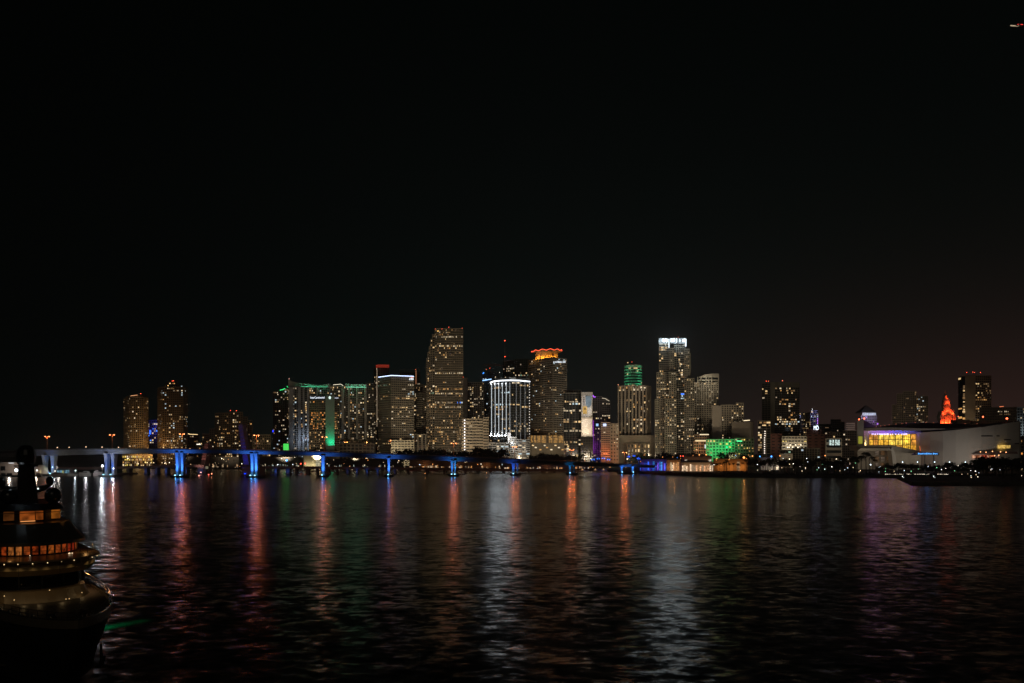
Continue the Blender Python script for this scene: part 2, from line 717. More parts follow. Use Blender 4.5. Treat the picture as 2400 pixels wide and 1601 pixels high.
building('apartment_tower', 'small grey-pink stepped tower beside the wide dark block behind the raised blue bridge leaf',
         [([(474, 1310), (492, 1310)], 1017), ([(491, 1300), (506, 1300)], 1005)], wall=(.24, .19, .16), dens=.12, pal=WARM, seed=8, fl=3.3, bay=3)

building('apartment_tower', 'wide dark stepped apartment block with two red roof beacons behind the raised blue bridge leaf', [
    ([(504, 1284), (545, 1284)], 968), ([(545, 1280), (569, 1280)], 966), ([(569, 1290), (580, 1290)], 977), ([(580, 1296), (591, 1296)], 985)],
    wall=(.14, .105, .07), dens=.16, pal='wwwnaad', seed=9, fl=3.4, bay=3.2, beacons=((540, 962, 1290, (1, .08, .04), 7), (554, 962.6, 1290)), cap=100,
    zones=((546, 984, 556, 1002, .55, 'wn'),))

building('office_building', 'long low tan office block right of the raised blue bridge leaf', [([(592, 1250), (634, 1250)], 1019)],
         wall=(.24, .2, .13), dens=.4, pal='aaddwf', fl=3.6, bay=3.2, seed=10, zones=((592, 1000, 640, 1027, 0),))

b = building('apartment_tower', 'dark tower with short green roof strips behind the left side of the concave towers', [
    ([(640, 1500), (657, 1500)], 917), ([(657, 1504), (677, 1504)], 911)], wall=(.15, .13, .11), dens=.16, pal=MIX, seed=11, fl=3.5, bay=3.6)
strip(b, 'roof_light', [(656, 914.5, 1498), (662, 913.5, 1498), (668, 910.5, 1498)], .6, emit((.05, 1, .25), 1.6))
strip(b, 'roof_light', [(672, 905, 1498), (677, 909.5, 1498)], .5, emit((.05, 1, .25), 1.2))
panel(b, 'blue_sign', 638.5, 641, 1008, 1013, 1499, emit((.03, .05, 1), 2))


def canopy(root, pts, base_py, Y, wallc):
    """a curved roof screen standing over the facade, lit green from a trough at its foot"""
    mb = MB()
    for (p0, t0), (p1, t1) in zip(pts[:-1], pts[1:]):
        a = [(X(p0, Y), Y), (X(p1, Y), Y), (X(p1, Y), Y + 12), (X(p0, Y), Y + 12)]
        mb.prism(a, Z(base_py, Y), [Z(t0, Y), Z(t1, Y), Z(t1, Y) + 1, Z(t0, Y) + 1])
    mb.build('roof_screen', wallmat(wallc), root)


b = building('apartment_tower', 'broad pale concave-topped tower with a green-lit roof, left of the green slab', [
    ([(676, 1332), (690, 1322), (705, 1326), (772, 1334)], 906.5)], wall=(.30, .29, .27), dens=.2, pal='wwwnnac', seed=12, fl=3.3, bay=3.4,
    band=.22, pier=.22, proud=.5)
canopy(b, [(676, 890.5), (684, 894), (692, 896.5), (704, 898), (716, 899), (730, 901), (744, 902.5), (756, 902), (771, 899.5)], 906, 1333, (.4, .4, .38))
pm = MB()
for p0, p1 in ((677, 687), (698, 705), (709, 713), (720, 724), (741, 744)):
    Yb = 1319 if p0 < 690 else 1324
    pm.box(X(p0, Yb), X(p1, Yb), Yb, Yb + 10, 1.6, Z(907, Yb))
pm.build('blank_pier', wallmat((.34, .34, .34)), b)
for px in (712, 723, 735, 747, 760):
    lamp('POINT', (X(px, 1327), 1327, Z(905.5, 1327)), 420, (.12, 1, .5), b, .6)
strip(b, 'trough_light', [(706, 906, 1326), (735, 906.3, 1327), (767, 906.8, 1330)], .5, emit((.12, 1, .5), .55))
lamp('POINT', (X(706, 1300), 1310, Z(1030, 1310)), 9e3, (.6, .75, 1), b, 2)
beacon(b, 677.5, 888, 1330, (1, .5, .4), 4)

b = building('apartment_tower', 'broad pale apartment tower with a flat green-lit roof panel, right of the green slab', [
    ([(774, 1342), (811, 1338)], 904.5), ([(811, 1338), (858, 1342)], 907.5)], wall=(.30, .28, .24), dens=.26, pal='wwwanncd', seed=13, fl=3.3, bay=3.3,
    band=.22, pier=.3, proud=.5)
canopy(b, [(809, 899), (822, 900.5), (858, 900.8)], 907, 1337, (.4, .4, .38))
pm = MB()
for p0, p1 in ((800, 806), (815, 819), (834, 837), (854, 858)):
    pm.box(X(p0, 1334), X(p1, 1334), 1334, 1344, 1.6, Z(908, 1334))
pm.build('blank_pier', wallmat((.33, .31, .27)), b)
for px in (813, 822, 832, 843, 853):
    lamp('POINT', (X(px, 1327), 1330, Z(906, 1330)), 420, (.12, 1, .55), b, .6)
strip(b, 'trough_light', [(812, 907.5, 1332), (858, 907.8, 1334)], .5, emit((.3, 1, .6), .8))
strip(b, 'roof_light', [(781, 902, 1336), (799, 900.5, 1336), (804, 904, 1336)], .35, emit((1, .9, .65), 1.5))

# hotel with the green travertine slab
b = building('hotel', 'dark hotel with a lit name sign and a tall green floodlit slab on its corner', [
    ([(725, 1182), (763, 1176)], 928), ([(784, 1176), (795, 1182)], 928.5)], wall=(.13, .11, .08), dens=.1, pal='aow', seed=14, fl=3.2, bay=3.0, band=.45, pier=.25,
    zones=((730, 963, 753, 1006, .95, 'aaw'), (725, 963, 763, 1006, .5, 'ao'), (785, 963, 791, 1006, .9, 'aa'), (725, 1012, 762, 1058, .28, 'wad'), (725, 925, 795, 938, 0)))
MB().prism(footprint([(763, 1166), (784, 1166)], 30), 1.5, Z(927, 1166)).build('corner_slab', wallmat((.13, .15, .14), .8, .12), b)
MB().prism(footprint([(720, 1155), (796, 1155)], 12), 1.5, Z(1057, 1155)).build('podium', wallmat((.2, .17, .13)), b)
SIGNW = emit((.85, .92, 1.0), 1.5)
text('name_sign', 'InterContinental', (X(744, 1172), 1172, Z(932, 1172)), 4.6, SIGNW, b, R(-10), width=X(762, 1172) - X(727, 1172))
text('name_sign', 'InterContinental', (X(789.5, 1174), 1173, Z(932.6, 1172)), 3.4, emit((.8, .85, 1), 1.2), b, R(14), width=X(794, 1172) - X(785.5, 1172))
MB().box(X(726, 1175), X(763, 1175), 1174.0, 1174.6, Z(936, 1175), Z(929, 1175)).build('sign_band', plain('navy_band', (.015, .03, .07), .4), b)
MB().lathe([(1.3, 0), (1.6, .8), (1.2, 1.8), (.4, 3.2)], 0, 0, 10)
e = MB().ball((X(773, 1165), 1165, Z(932, 1165)), 1.7, 10, 0, 1.3).build('emblem', emit((.75, .95, .85), 1.3), b)
for px, pw in ((768, 1.0), (775, 1.6), (780, .7)):
    lamp('SPOT', (X(px, 1158), 1160, Z(1056, 1158)), 3.4e4 * pw, (.0, 1.0, .42), b, .8, aim=(X(px, 1158), 1166, Z(960, 1166)), angle=75)

# low garden podium right of the green slab
b = building('low_building', 'low brown podium with a lamp-lit roof garden at the foot of the broad pale towers', [([(795, 1192), (877, 1192)], 1040)],
             wall=(.12, .10, .075), dens=0.02, pal='a', fl=5, bay=6, seed=15)
for px in (806, 812, 858):
    lamp('POINT', (X(px, 1196), 1200, Z(1037, 1196)), 2500, (1, .42, .12), b, .5)
MB().box(X(806, 1200), X(862, 1200), 1200, 1203, Z(1040, 1200), Z(1030, 1200)).build('terrace_wall', wallmat((.28, .22, .16)), b)
b = building('low_building', 'small low building carrying a bright green screen beside the bridge', [([(660, 1160), (680, 1160)], 1056)], wall=(.1, .1, .1), dens=0, seed=16)
sb = MB()
for i in range(3):
    sb.box(X(664 + i * 4, 1155), X(667.4 + i * 4, 1155), 1155, 1158, Z(1055, 1155), Z(1040, 1155))
sb.build('green_screen', emit((.06, 1, .12), .75), b)

building('office_tower', 'narrow dark tower between the broad pale towers and the red-topped tower', [([(856, 1365), (880, 1365)], 898)], wall=(.13, .12, .10),
         dens=.14, pal='wwnnd', seed=17, fl=3.5, bay=3.0, zones=((858, 985, 880, 1032, .4, 'wnn'), (858, 924, 873, 928, .7, 'n')))

b = building('office_tower', 'slim dark tower with red neon bands round its top', [([(876, 1436), (884, 1422), (912, 1432)], 861)], wall=(.2, .17, .13), dens=.09, pal='wwnd',
             seed=18, fl=3.6, bay=3.2, zones=((876, 880, 884, 1060, .3, 'wnw'),))
for py in (856.5, 860.5):
    strip(b, 'neon_band', [(881, py + .3, 1424), (886, py - .6, 1418), (912, py - .4, 1428)], .34, emit((1, .08, .035), .8))
strip(b, 'edge_light', [(883.5, 866, 1419), (883.5, 1000, 1419)], .35, emit((1, .75, .5), .5))

# bank tower
b = building('office_tower', 'grey-brown bank office tower with a white roof line and a small bank sign', [
    ([(887, 1350), (917, 1318), (970, 1334)], 881.5)], wall=(.25, .22, .17), dens=.05, pal='wwwdn', rowp=.05, rowpal='wwn', seed=19, fl=3.75, bay=3.6, band=.5, pier=.2,
    zones=((887, 880, 970, 893, 0), (930, 902, 968, 905.5, .95, 'wn'), (887, 902, 917, 906, .6, 'gw'), (934, 912, 952, 915, .9, 'wn'), (895, 928, 918, 932, .6, 'aw'),
           (921, 928, 952, 932, .5, 'aw'), (958, 918, 969, 932, .6, 'nc'), (927, 932, 969, 937, .8, 'wa'), (932, 964, 960, 985, .22, 'wn'), (960, 1018, 969, 1028, .7, 'nc')))
strip(b, 'roof_line_light', [(887, 884, 1348), (917, 880, 1316), (970, 882, 1332)], .55, emit((.55, .68, 1.0), 3.0))
text('bank_sign', 'citi', (X(964.3, 1328), 1328, Z(887.6, 1328)), 7.2, emit((.9, .94, 1), 2.2), b, R(3), width=X(969, 1328) - X(959.4, 1328))
arc = [(960.5 + 7 * t, 883.6 - 1.5 * math.sin(math.pi * t), 1327.5) for t in [i / 6 for i in range(7)]]
strip(b, 'sign_arc', [(962.5 + 5.5 * i / 6, 885.2 - 1.7 * math.sin(math.pi * i / 6), 1327.6) for i in range(7)], .3, emit((1, .12, .06), 2.0))
b2 = building('parking_garage', 'pale lamp-lit lower block with dark slots at the foot of the bank tower', [([(917, 1296), (970, 1308)], 1032)], wall=(.42, .37, .27), dens=0.03, pal='w',
              fl=4.1, bay=5, band=.55, pier=.25, seed=20)
for px in (926, 940, 955):
    lamp('POINT', (X(px, 1270), 1272, Z(1062, 1270)), 9e3, (1, .86, .6), b2, 2)

b = building('office_tower', 'dark unlit tower with an open roof frame peeping up behind the bank tower', [([(936, 1500), (984, 1500)], 872)], wall=(.08, .085, .09), dens=.02, pal='d', seed=21)
fr = MB()
for px in (937, 948, 973, 983):
    fr.box(X(px, 1500), X(px + .8, 1500), 1499, 1500.5, Z(873, 1500), Z(865.5, 1500))
fr.box(X(936.5, 1500), X(984, 1500), 1498.6, 1499.6, Z(866.5, 1500), Z(865.2, 1500))
fr.build('roof_frame', wallmat((.2, .2, .19)), b)
beacon(b, 974, 866, 1497, (1, .2, .08), 4)
strip(b, 'edge_light', [(975, 868, 1498), (975, 930, 1498)], .4, emit((1, .4, .18), .6))

building('apartment_tower', 'slim tan balconied tower squeezed between the bank tower and the tallest tower', [
    ([(970, 1424), (999, 1424)], 901), ([(979, 1422), (986, 1422)], 897, dict(base=902)), ([(977, 1400), (992, 1400)], 921, dict(pier=.1, band=.5)),
    ([(992, 1402), (999, 1402)], 903), ([(970, 1335), (999, 1335)], 1018, dict(bay=6, pier=.45, band=.15))],
    wall=(.25, .22, .17), dens=.04, pal='wwn', seed=22, fl=3.6, bay=3.4, zones=((970, 925, 977, 1016, .25, 'wn'),))

# tallest stepped tower
b = building('office_tower', 'tallest tower of the skyline with a stepped left edge and rows of warm lit windows', [
    ([(1019.5, 1362), (1085, 1362)], 770), ([(1013, 1366), (1019.4, 1366)], 784), ([(1009, 1367), (1013, 1367)], 795), ([(1005.5, 1368), (1009, 1368)], 812),
    ([(1002, 1369), (1005.5, 1369)], 826), ([(999, 1370), (1002, 1370)], 840)],
    wall=(.24, .205, .15), dens=.16, pal='wwwaadfd', rowp=.13, rowpal='wwan', seed=24, fl=3.85, bay=3.5, band=.34, pier=.34,
    zones=((1028, 778, 1055, 783, .9, 'wn'), (1010, 806, 1086, 811, .85, 'wwn'), (1020, 812, 1086, 830, .3, 'wa'), (1020, 871, 1086, 876, .9, 'wn'), (1005, 921, 1086, 926, .92, 'wn'),
           (1068, 943, 1085, 948, .9, 'bc'), (1018, 943, 1060, 948, .9, 'wn'), (1000, 950, 1086, 954, .8, 'nwa'), (1000, 962, 1016, 970, .5, 'a'), (1000, 998, 1086, 1004, .9, 'wwa'),
           (1008, 921, 1018, 926, .9, 'gg'), (1000, 830, 1002, 1000, .1)),
    beacons=((1020, 771, 1362), (1036, 771, 1362), (1052, 767, 1362, (1, .1, .05), 6), (1083, 769.5, 1362)))
strip(b, 'crown_light', [(1025, 776, 1361), (1028, 776, 1361)], .9, emit((1, .55, .15), 1.5))

b = building('apartment_tower', 'pale slab-sided apartment tower to the right of the tallest tower', [
    ([(1096, 1434), (1134, 1434)], 896, dict(pier=.3)), ([(1085, 1424), (1096, 1424)], 886, dict(bay=40, band=0, pier=0, dens=0))],
    wall=(.33, .31, .27), dens=.12, pal='wwnd', seed=25, fl=3.4, bay=3.6, zones=((1110, 905, 1122, 920, 0), (1100, 920, 1135, 945, .25, 'wn')))
MB().prism(footprint([(1085.3, 1422), (1095.5, 1422)], 20), 1.5, Z(886, 1422)).build('blank_slab', wallmat((.33, .31, .28)), b)
beacon(b, 1085.5, 884, 1424)

b = building('parking_garage', 'tan banded mid-rise block edged by a string of white lamps beside the tallest tower', [
    ([(1083, 1254), (1133, 1254)], 982), ([(1133, 1252), (1145, 1252)], 978)], wall=(.34, .29, .22), dens=.05, pal='wnw', fl=4.4, bay=5.2, band=.62, pier=.06, seed=26)
lm = MB()
for i in range(11):
    lm.ball((X(1089, 1250), 1250, Z(985 + i * 6.9, 1250)), 1.0, 8)
lm.build('edge_lamp', emit((1, .9, .85), 2.6), b)

b = building('office_tower', 'dark glass tower with a blue roof line behind the white-finned tower', [
    ([(1130, 1462), (1153, 1462)], 890), ([(1131, 1470), (1146, 1470)], 880, dict(base=892)), ([(1143, 1480), (1168, 1480)], 871)], wall=(.1, .1, .1), dens=.12, pal='wdnc', seed=27, fl=3.7)
strip(b, 'roof_line_light', [(1131, 892, 1460), (1152, 888.6, 1460)], .8, emit((.3, .55, 1), 2.4))
strip(b, 'blue_emblem', [(1131.5, 876, 1468), (1134.5, 873, 1468)], .9, emit((.05, .3, 1), 2))
beacon(b, 1171, 873, 1478, (1, .9, .7), 4)

cr = thing('tower_crane', 'red-beaconed tower crane on the dark roof left of the antenna', 'crane', (X(1148, 1490), 1490, Z(871, 1490)))
lat = MB()
px = X(1148, 1490)
for dx, dy in ((-.8, -.8), (.8, -.8), (-.8, .8), (.8, .8)):
    lat.tube([(px + dx, 1490 + dy, Z(871, 1490)), (px + dx, 1490 + dy, Z(850, 1490))], .16, 4)
zz = Z(871, 1490)
k = 0
while zz < Z(850, 1490) - 1.6:
    lat.tube([(px - .8 * (-1) ** k, 1489.2, zz), (px + .8 * (-1) ** k, 1489.2, zz + 1.6)], .1, 4)
    zz += 1.6
    k += 1
lat.build('mast', plain('crane_red', (.3, .09, .04), .6), cr)
jb = MB()
jb.tube([(X(1130, 1490), 1490, Z(856, 1490)), (X(1178, 1490), 1490, Z(856.8, 1490))], .28, 4)
jb.tube([(X(1132, 1490), 1490, Z(854.6, 1490)), (X(1172, 1490), 1490, Z(855.4, 1490))], .2, 4)
for i in range(16):
    p0 = 1132 + i * 2.5
    jb.tube([(X(p0, 1490), 1490, Z(856, 1490)), (X(p0 + 1.25, 1490), 1490, Z(854.8, 1490))], .1, 4)
jb.tube([(X(1131, 1490), 1490, Z(855.5, 1490)), (px, 1490, Z(850, 1490)), (X(1174, 1490), 1490, Z(856, 1490))], .12, 4)
jb.build('jib', plain('crane_red', (.3, .09, .04), .6), cr)
MB().box(px - 3.5, px - 1, 1488, 1492, Z(858.5, 1490), Z(856.6, 1490)).build('cab', plain('crane_red', (.3, .09, .04), .6), cr)
beacon(cr, 1148, 863, 1488, s=6)
beacon(cr, 1140, 866, 1488, (1, .2, .06), 4)

b = building('office_tower', 'dark greenish office tower under the tall antenna, behind the white-finned tower', [
    ([(1179, 1510), (1206, 1500)], 845), ([(1206, 1500), (1240, 1502)], 841)], wall=(.06, .075, .06), dens=.1, pal='wwgn', rowp=.16, rowpal='wgn', seed=28, fl=4, bay=3.5)
an = MB()
an.tube([(X(1183, 1498), 1498, Z(858, 1498)), (X(1183, 1498), 1498, Z(820, 1498)), (X(1183, 1498), 1498, Z(798, 1498))], [.5, .35, .12], 6)
an.build('antenna', plain('antenna_steel', (.25, .2, .18), .5), b)
beacon(b, 1183.3, 798.5, 1498, s=14, r=1.1)
beacon(b, 1183.2, 836, 1497, s=10, r=1.0)

# white finned tower
b = building('office_tower', 'curved dark tower with glowing white vertical fins and a white roof line', [
    ([(1147, 1296), (1158, 1286), (1175, 1280), (1195, 1277), (1218, 1279), (1242, 1288)], 893)], wall=(.05, .055, .06), dens=.06, pal='wwwnd', rowp=.10, rowpal='wwnc',
    seed=29, fl=3.8, bay=3.4, band=.3, pier=.14, zones=((1147, 1012, 1190, 1024, 0), (1160, 944, 1196, 949, .75, 'c'), (1162, 953, 1180, 961, .6, 'wa'), (1195, 998, 1242, 1012, .5, 'wn')))


def yfin(px):
    pts = [(1147, 1296), (1158, 1286), (1175, 1280), (1195, 1277), (1218, 1279), (1242, 1288)]
    for (a, ya), (c, yc) in zip(pts[:-1], pts[1:]):
        if a <= px <= c:
            return ya + (yc - ya) * (px - a) / (c - a)
    return 1285


LEDW = emit((.84, .93, 1.0), 1.0, True)
LEDD = emit((.8, .85, .9), .16)
FINW = wallmat((.6, .62, .64), .6, .05)
for px in (1152, 1160.5, 1169, 1177.5, 1186.5, 1195, 1210, 1220, 1230.5):
    Yf = yfin(px) - 1.4
    big = px < 1190
    f = MB()
    f.box(X(px, Yf) - .45, X(px, Yf) + .45, Yf - .2, Yf + 1.6, Z(1022 if big else 1040, Yf), Z(895, Yf))
    if big:
        for t0, t1, dx in ((1024, 1008, -3.4), (898, 908, -1.8)):
            f.add([(X(px, Yf) + .3, Yf - .1, Z(t0, Yf)), (X(px, Yf) + dx, Yf - .1, Z(t0, Yf)), (X(px, Yf) - .4, Yf - .1, Z(t1, Yf)),
                   (X(px, Yf) + .3, Yf + 1, Z(t0, Yf)), (X(px, Yf) + dx, Yf + 1, Z(t0, Yf)), (X(px, Yf) - .4, Yf + 1, Z(t1, Yf))],
                  [(0, 1, 2), (3, 5, 4), (0, 3, 4, 1), (1, 4, 5, 2), (2, 5, 3, 0)])
    fo = f.build('fin', FINW, b)
    st = LEDW if big else (emit((.85, .9, .95), .5) if px < 1200 else LEDD)
    MB().box(X(px, Yf) - .3, X(px, Yf) + .3, Yf - .5, Yf - .25, Z(1020 if big else 1036, Yf), Z(897, Yf)).build('light_strip', st, fo)
    if px < 1200:
        lamp('AREA', (X(px, Yf), Yf - .6, Z(960, Yf)), 850 if big else 450, (.84, .94, 1), fo, aim=(X(px, Yf), Yf - 40, Z(960, Yf)), size=(.6, 80))
    if big:
        lamp('POINT', (X(px, Yf) - 1.0, Yf - 2.5, Z(1021, Yf)), 1500, (.9, .95, 1), fo, .5)
        lamp('POINT', (X(px, Yf) - .6, Yf - 2.5, Z(899, Yf)), 700, (.9, .95, 1), fo, .5)
strip(b, 'roof_line_light', [(1149, 897, 1290), (1158, 893.5, 1284), (1175, 892, 1278), (1195, 891.4, 1275), (1218, 892, 1277), (1242, 894.5, 1286)], 1.0, emit((.9, .95, 1.0), 2.6, True))
MB().box(X(1194, 1280), X(1210, 1280), 1282, 1300, Z(893, 1280), Z(884.5, 1280)).build('plant_room', wallmat((.4, .39, .35)), b)
MB().prism(footprint([(1160, 1300), (1241, 1300)], 20), Z(894, 1300), Z(885.5, 1300)).build('penthouse', wallmat((.2, .19, .17)), b)
dl = MB()
for i in range(20):
    dl.ball((X(1241, 1282), 1282, Z(900 + i * 6.5, 1282)), .7, 6)
dl.build('edge_lamp', emit((1, .9, .8), 1.2), b)
# its lamp-lit entrance block
MB().box(X(1190, 1262), X(1211, 1262), 1262, 1276, Z(1037, 1262), Z(1024, 1262)).build('entrance_block', wallmat((.75, .76, .78), .6, .06), b)
MB().box(X(1190, 1262), X(1197, 1262), 1263, 1276, Z(1024, 1262), Z(1014, 1262)).build('entrance_tower', wallmat((.7, .7, .72), .6, .06), b)
lamp('POINT', (X(1200, 1250), 1250, Z(1037, 1250)), 7e3, (.92, .96, 1), b, 1)
lamp('POINT', (X(1193, 1250), 1256, Z(1022, 1250)), 1.2e3, (.92, .96, 1), b, 1)

b = building('parking_garage', 'open parking garage with white-lit decks at the foot of the white-finned tower', [([(1144, 1262), (1193, 1262)], 1038), ([(1196, 1258), (1242, 1258)], 1030)],
             wall=(.28, .27, .25), dens=.45, pal='ncnd', fl=3.4, bay=6.5, band=.45, pier=.1, seed=30)
for px in (1152, 1168, 1184, 1204, 1218, 1234):
    lamp('POINT', (X(px, 1246), 1247, Z(1058, 1246)), 900, (1, .96, .9), b, 1)

# tower with the wavy neon roof
b = building('hotel', 'banded grey tower with a glowing orange crown under a wavy red neon roof line', [
    ([(1239, 1336), (1296, 1292), (1327, 1312)], 838)], wall=(.19, .165, .135), dens=.1, pal='wwaanndc', seed=31, fl=3.55, bay=3.6, band=.42, pier=.08, proud=1.3,
    zones=((1239, 836, 1330, 846, .05), (1295, 843, 1330, 852, .5, 'nc'), (1288, 864, 1325, 873, .4, 'wn'), (1286, 908, 1305, 914, .6, 'w')))
crn = MB().lathe([(17.2, Z(842, 1320)), (17.2, Z(826, 1320))], X(1282, 1320), 1326, 20)
crn.build('crown', wallmat((.5, .36, .2), .7, .15), b)
cp = MB()
for i in range(12):
    t = 2 * math.pi * i / 12
    cp.box(X(1282, 1320) + 17.6 * math.cos(t) - .6, X(1282, 1320) + 17.6 * math.cos(t) + .6, 1326 + 17.6 * math.sin(t) - .6, 1326 + 17.6 * math.sin(t) + .6, Z(842, 1320), Z(826, 1320))
cp.build('crown_pilaster', wallmat((.35, .28, .18)), b)
MB().lathe([(19, Z(826, 1320)), (24.6, Z(823.5, 1320)), (24.6, Z(822.8, 1320)), (5, Z(820, 1320))], X(1282, 1320), 1326, 28).build('crown_roof', wallmat((.2, .13, .09)), b)
wv = []
for i in range(49):
    t = math.pi * (1.02 + .96 * i / 48)
    wv.append((X(1281.5, 1320) + 25.2 * math.cos(t), 1326 + 25.2 * math.sin(t), Z(822.6, 1320) + 1.0 * math.sin(i * .75) + (i - 24) * .055))
MB().tube(wv, .42, 6).build('neon_line', emit((1, .10, .04), 2.6, True), b)
for i in range(7):
    t = math.pi * (1.08 + .84 * i / 6)
    lamp('POINT', (X(1282, 1320) + 20.5 * math.cos(t), 1326 + 20.5 * math.sin(t), Z(840.5, 1320)), 2300, (1, .42, .04), b, .4)
tx = MB()
rng = random.Random(4)
for i in range(9):
    p0 = 1297 + i * 3.2
    Ys = 1290 + (p0 - 1296) * .62
    tx.box(X(p0, Ys), X(p0 + rng.uniform(1.2, 2.6), Ys), Ys - 1, Ys - .6, Z(850.5, Ys), Z(847.5 - rng.random() * 1.5, Ys))
tx.build('roof_sign', emit((.85, .92, 1), 1.2), b)
MB().prism(footprint([(1239, 1276), (1323, 1276)], 20), 1.5, Z(1038, 1276)).build('podium', wallmat((.2, .17, .13)), b)
MB().prism(footprint([(1244, 1280), (1321, 1280)], 14), Z(1037.8, 1280), Z(1021, 1280)).build('lobby_glazing', emit((1, .5, .12), .28, vary=.95, scale=.35), b)
lc = MB()
for px in (1242, 1250, 1258, 1268, 1281, 1283, 1285, 1296, 1308, 1321):
    lc.box(X(px, 1278) - .9, X(px, 1278) + .9, 1277.3, 1279.5, Z(1038, 1278), Z(1021, 1278))
lc.build('lobby_column', wallmat((.2, .16, .12)), b)
pwins = []
for i in range(9):
    px = 1248 + i * 9 + rng.uniform(-2, 2)
    pwins.append((X(px, 1275.8), 1275.8, Z(1044 + 5 * (i % 3), 1275.8), 3.2, 1.8, 0, rng.choice('wna')))
put_windows(b, pwins)

b = building('office_tower', 'dark glass office tower with fine vertical fins left of the tall mural', [([(1320, 1306), (1362, 1306)], 921), ([(1326, 1390), (1362, 1390)], 914)],
             wall=(.13, .125, .11), dens=.05, pal='wwn', rowp=.24, rowpal='wwnn', seed=32, fl=3.7, bay=4.6, band=.12, pier=.12, zones=((1320, 943, 1364, 950, .8, 'nc'), (1320, 1032, 1362, 1044, .55, 'wn')))

b = building('office_tower', 'pale blank-sided tower carrying a tall lit advertising mural over a white lit panel', [([(1362, 1297), (1389, 1297)], 919.5, dict(bay=40, pier=0, band=0, dens=0))],
             wall=(.42, .38, .33), dens=0, seed=33)
MB().prism(footprint([(1362.2, 1295.6), (1388.8, 1295.6)], 30), 1.5, Z(919, 1295.6)).build('blank_wall', wallmat((.40, .37, .33), .8, .08), b)
mu = MB()
Ym = 1295
mu.box(X(1363, Ym), X(1388, Ym), Ym - .2, Ym, Z(976.5, Ym), Z(927, Ym), 0)
mu.prism([(X(1373, Ym), Ym - .5), (X(1386, Ym), Ym - .5), (X(1386, Ym), Ym - .3), (X(1373, Ym), Ym - .3)], Z(949, Ym), Z(928, Ym), 1,
         [(X(1372, Ym), Ym - .5), (X(1386.5, Ym), Ym - .5), (X(1386.5, Ym), Ym - .3), (X(1372, Ym), Ym - .3)])
mu.add([(X(1373, Ym), Ym - .45, Z(949, Ym)), (X(1386, Ym), Ym - .45, Z(949, Ym)), (X(1379, Ym), Ym - .45, Z(957, Ym))], [(0, 1, 2)], 1)
mu.box(X(1366, Ym), X(1375.5, Ym), Ym - .6, Ym - .3, Z(970, Ym), Z(952, Ym), 2)
mu.lathe([(2.2, Z(960, Ym)), (2.2, Z(957, Ym))], X(1371, Ym), Ym + 1, 10, 3)
mu.box(X(1379, Ym), X(1387, Ym), Ym - .5, Ym - .3, Z(974, Ym), Z(955, Ym), 4)
for i in range(5):
    mu.box(X(1367, Ym), X(1370, Ym), Ym - .5, Ym - .3, Z(934 + i * 4, Ym), Z(931.5 + i * 4, Ym), 3)
mu.build('mural', [wallmat((.5, .47, .44), .7, .12), wallmat((.18, .26, .34)), wallmat((.62, .42, .12)), wallmat((.06, .045, .04)), wallmat((.65, .64, .62), .7, .3, .5)], b)
MB().box(X(1363, Ym), X(1388, Ym), Ym - .25, Ym, Z(1023, Ym), Z(980.5, Ym)).build('white_panel', wallmat((.8, .74, .66), .6, .05), b)
MB().box(X(1362, Ym), X(1389, Ym), Ym - 2.6, Ym, Z(980, Ym), Z(977.5, Ym)).build('panel_ledge', wallmat((.4, .36, .3)), b)
lamp('POINT', (X(1375, 1285), 1284, Z(1012, 1285)), 4.8e3, (1, .82, .62), b, .8)
lamp('POINT', (X(1370, 1285), 1284, Z(990, 1285)), 2.4e3, (1, .85, .7), b, .8)
lamp('POINT', (X(1375, 1280), 1280, Z(965, 1280)), 4e3, (1, .9, .82), b, .8)
lamp('POINT', (X(1378, 1280), 1280, Z(938, 1280)), 4e3, (.95, .95, 1), b, .8)
building('low_building', 'dark unlit low wing at the foot of the mural tower', [([(1361, 1282), (1390, 1282)], 1024)], wall=(.06, .055, .05), dens=.1, pal='da', seed=34, fl=4)

b = building('apartment_tower', 'dark tower with a sloping purple-lit top right of the mural', [
    ([(1389, 1386), (1411, 1386)], 929), ([(1411, 1384), (1430, 1388)], 938), ([(1409, 1390), (1426, 1390)], 933, dict(base=945))], wall=(.13, .12, .13), dens=.15, pal='wwnn', seed=35, fl=3.5, bay=3.6,
    zones=((1389, 925, 1440, 938, 0),))
strip(b, 'neon_line', [(1389.6, 926, 1382), (1392, 931, 1382), (1396, 930, 1382)], .6, emit((.5, .12, 1), 2))
strip(b, 'roof_light', [(1411, 933, 1382), (1419, 934.5, 1382), (1428, 940, 1382)], .45, emit((1, .85, .6), .8))
panel(b, 'blue_sign', 1397, 1402.5, 993, 999, 1280, emit((.35, .6, 1), 1.1))
strip(b, 'neon_line', [(1390.2, 985, 1381), (1390.2, 1063, 1381)], .8, emit((.5, .05, .9), .55))
lamp('POINT', (X(1392, 1370), 1374, Z(1050, 1370)), 7e3, (.7, .1, 1), b, 1)

b = building('office_building', 'mid-rise block washed orange-red from below, right of the mural', [([(1409, 1292), (1430, 1292)], 990)], wall=(.36, .27, .22), dens=.06, pal='wn', fl=3.4, bay=3.4, band=.55, pier=.1, seed=36)
panel(b, 'blue_sign', 1413.5, 1421, 993, 999, 1290, emit((.6, .7, 1), 1.4))
for px in (1414, 1421, 1427):
    lamp('POINT', (X(px, 1276), 1277, Z(1064, 1276)), 5e3, (1, .22, .06), b, 1)
building('office_building', 'tan mid-rise block with scattered square windows beside the orange-washed block', [([(1430.5, 1296), (1450, 1296)], 993)], wall=(.33, .28, .22), dens=.4, pal='nwfd', fl=5.5, bay=4.2, band=.6, pier=.5, seed=37)

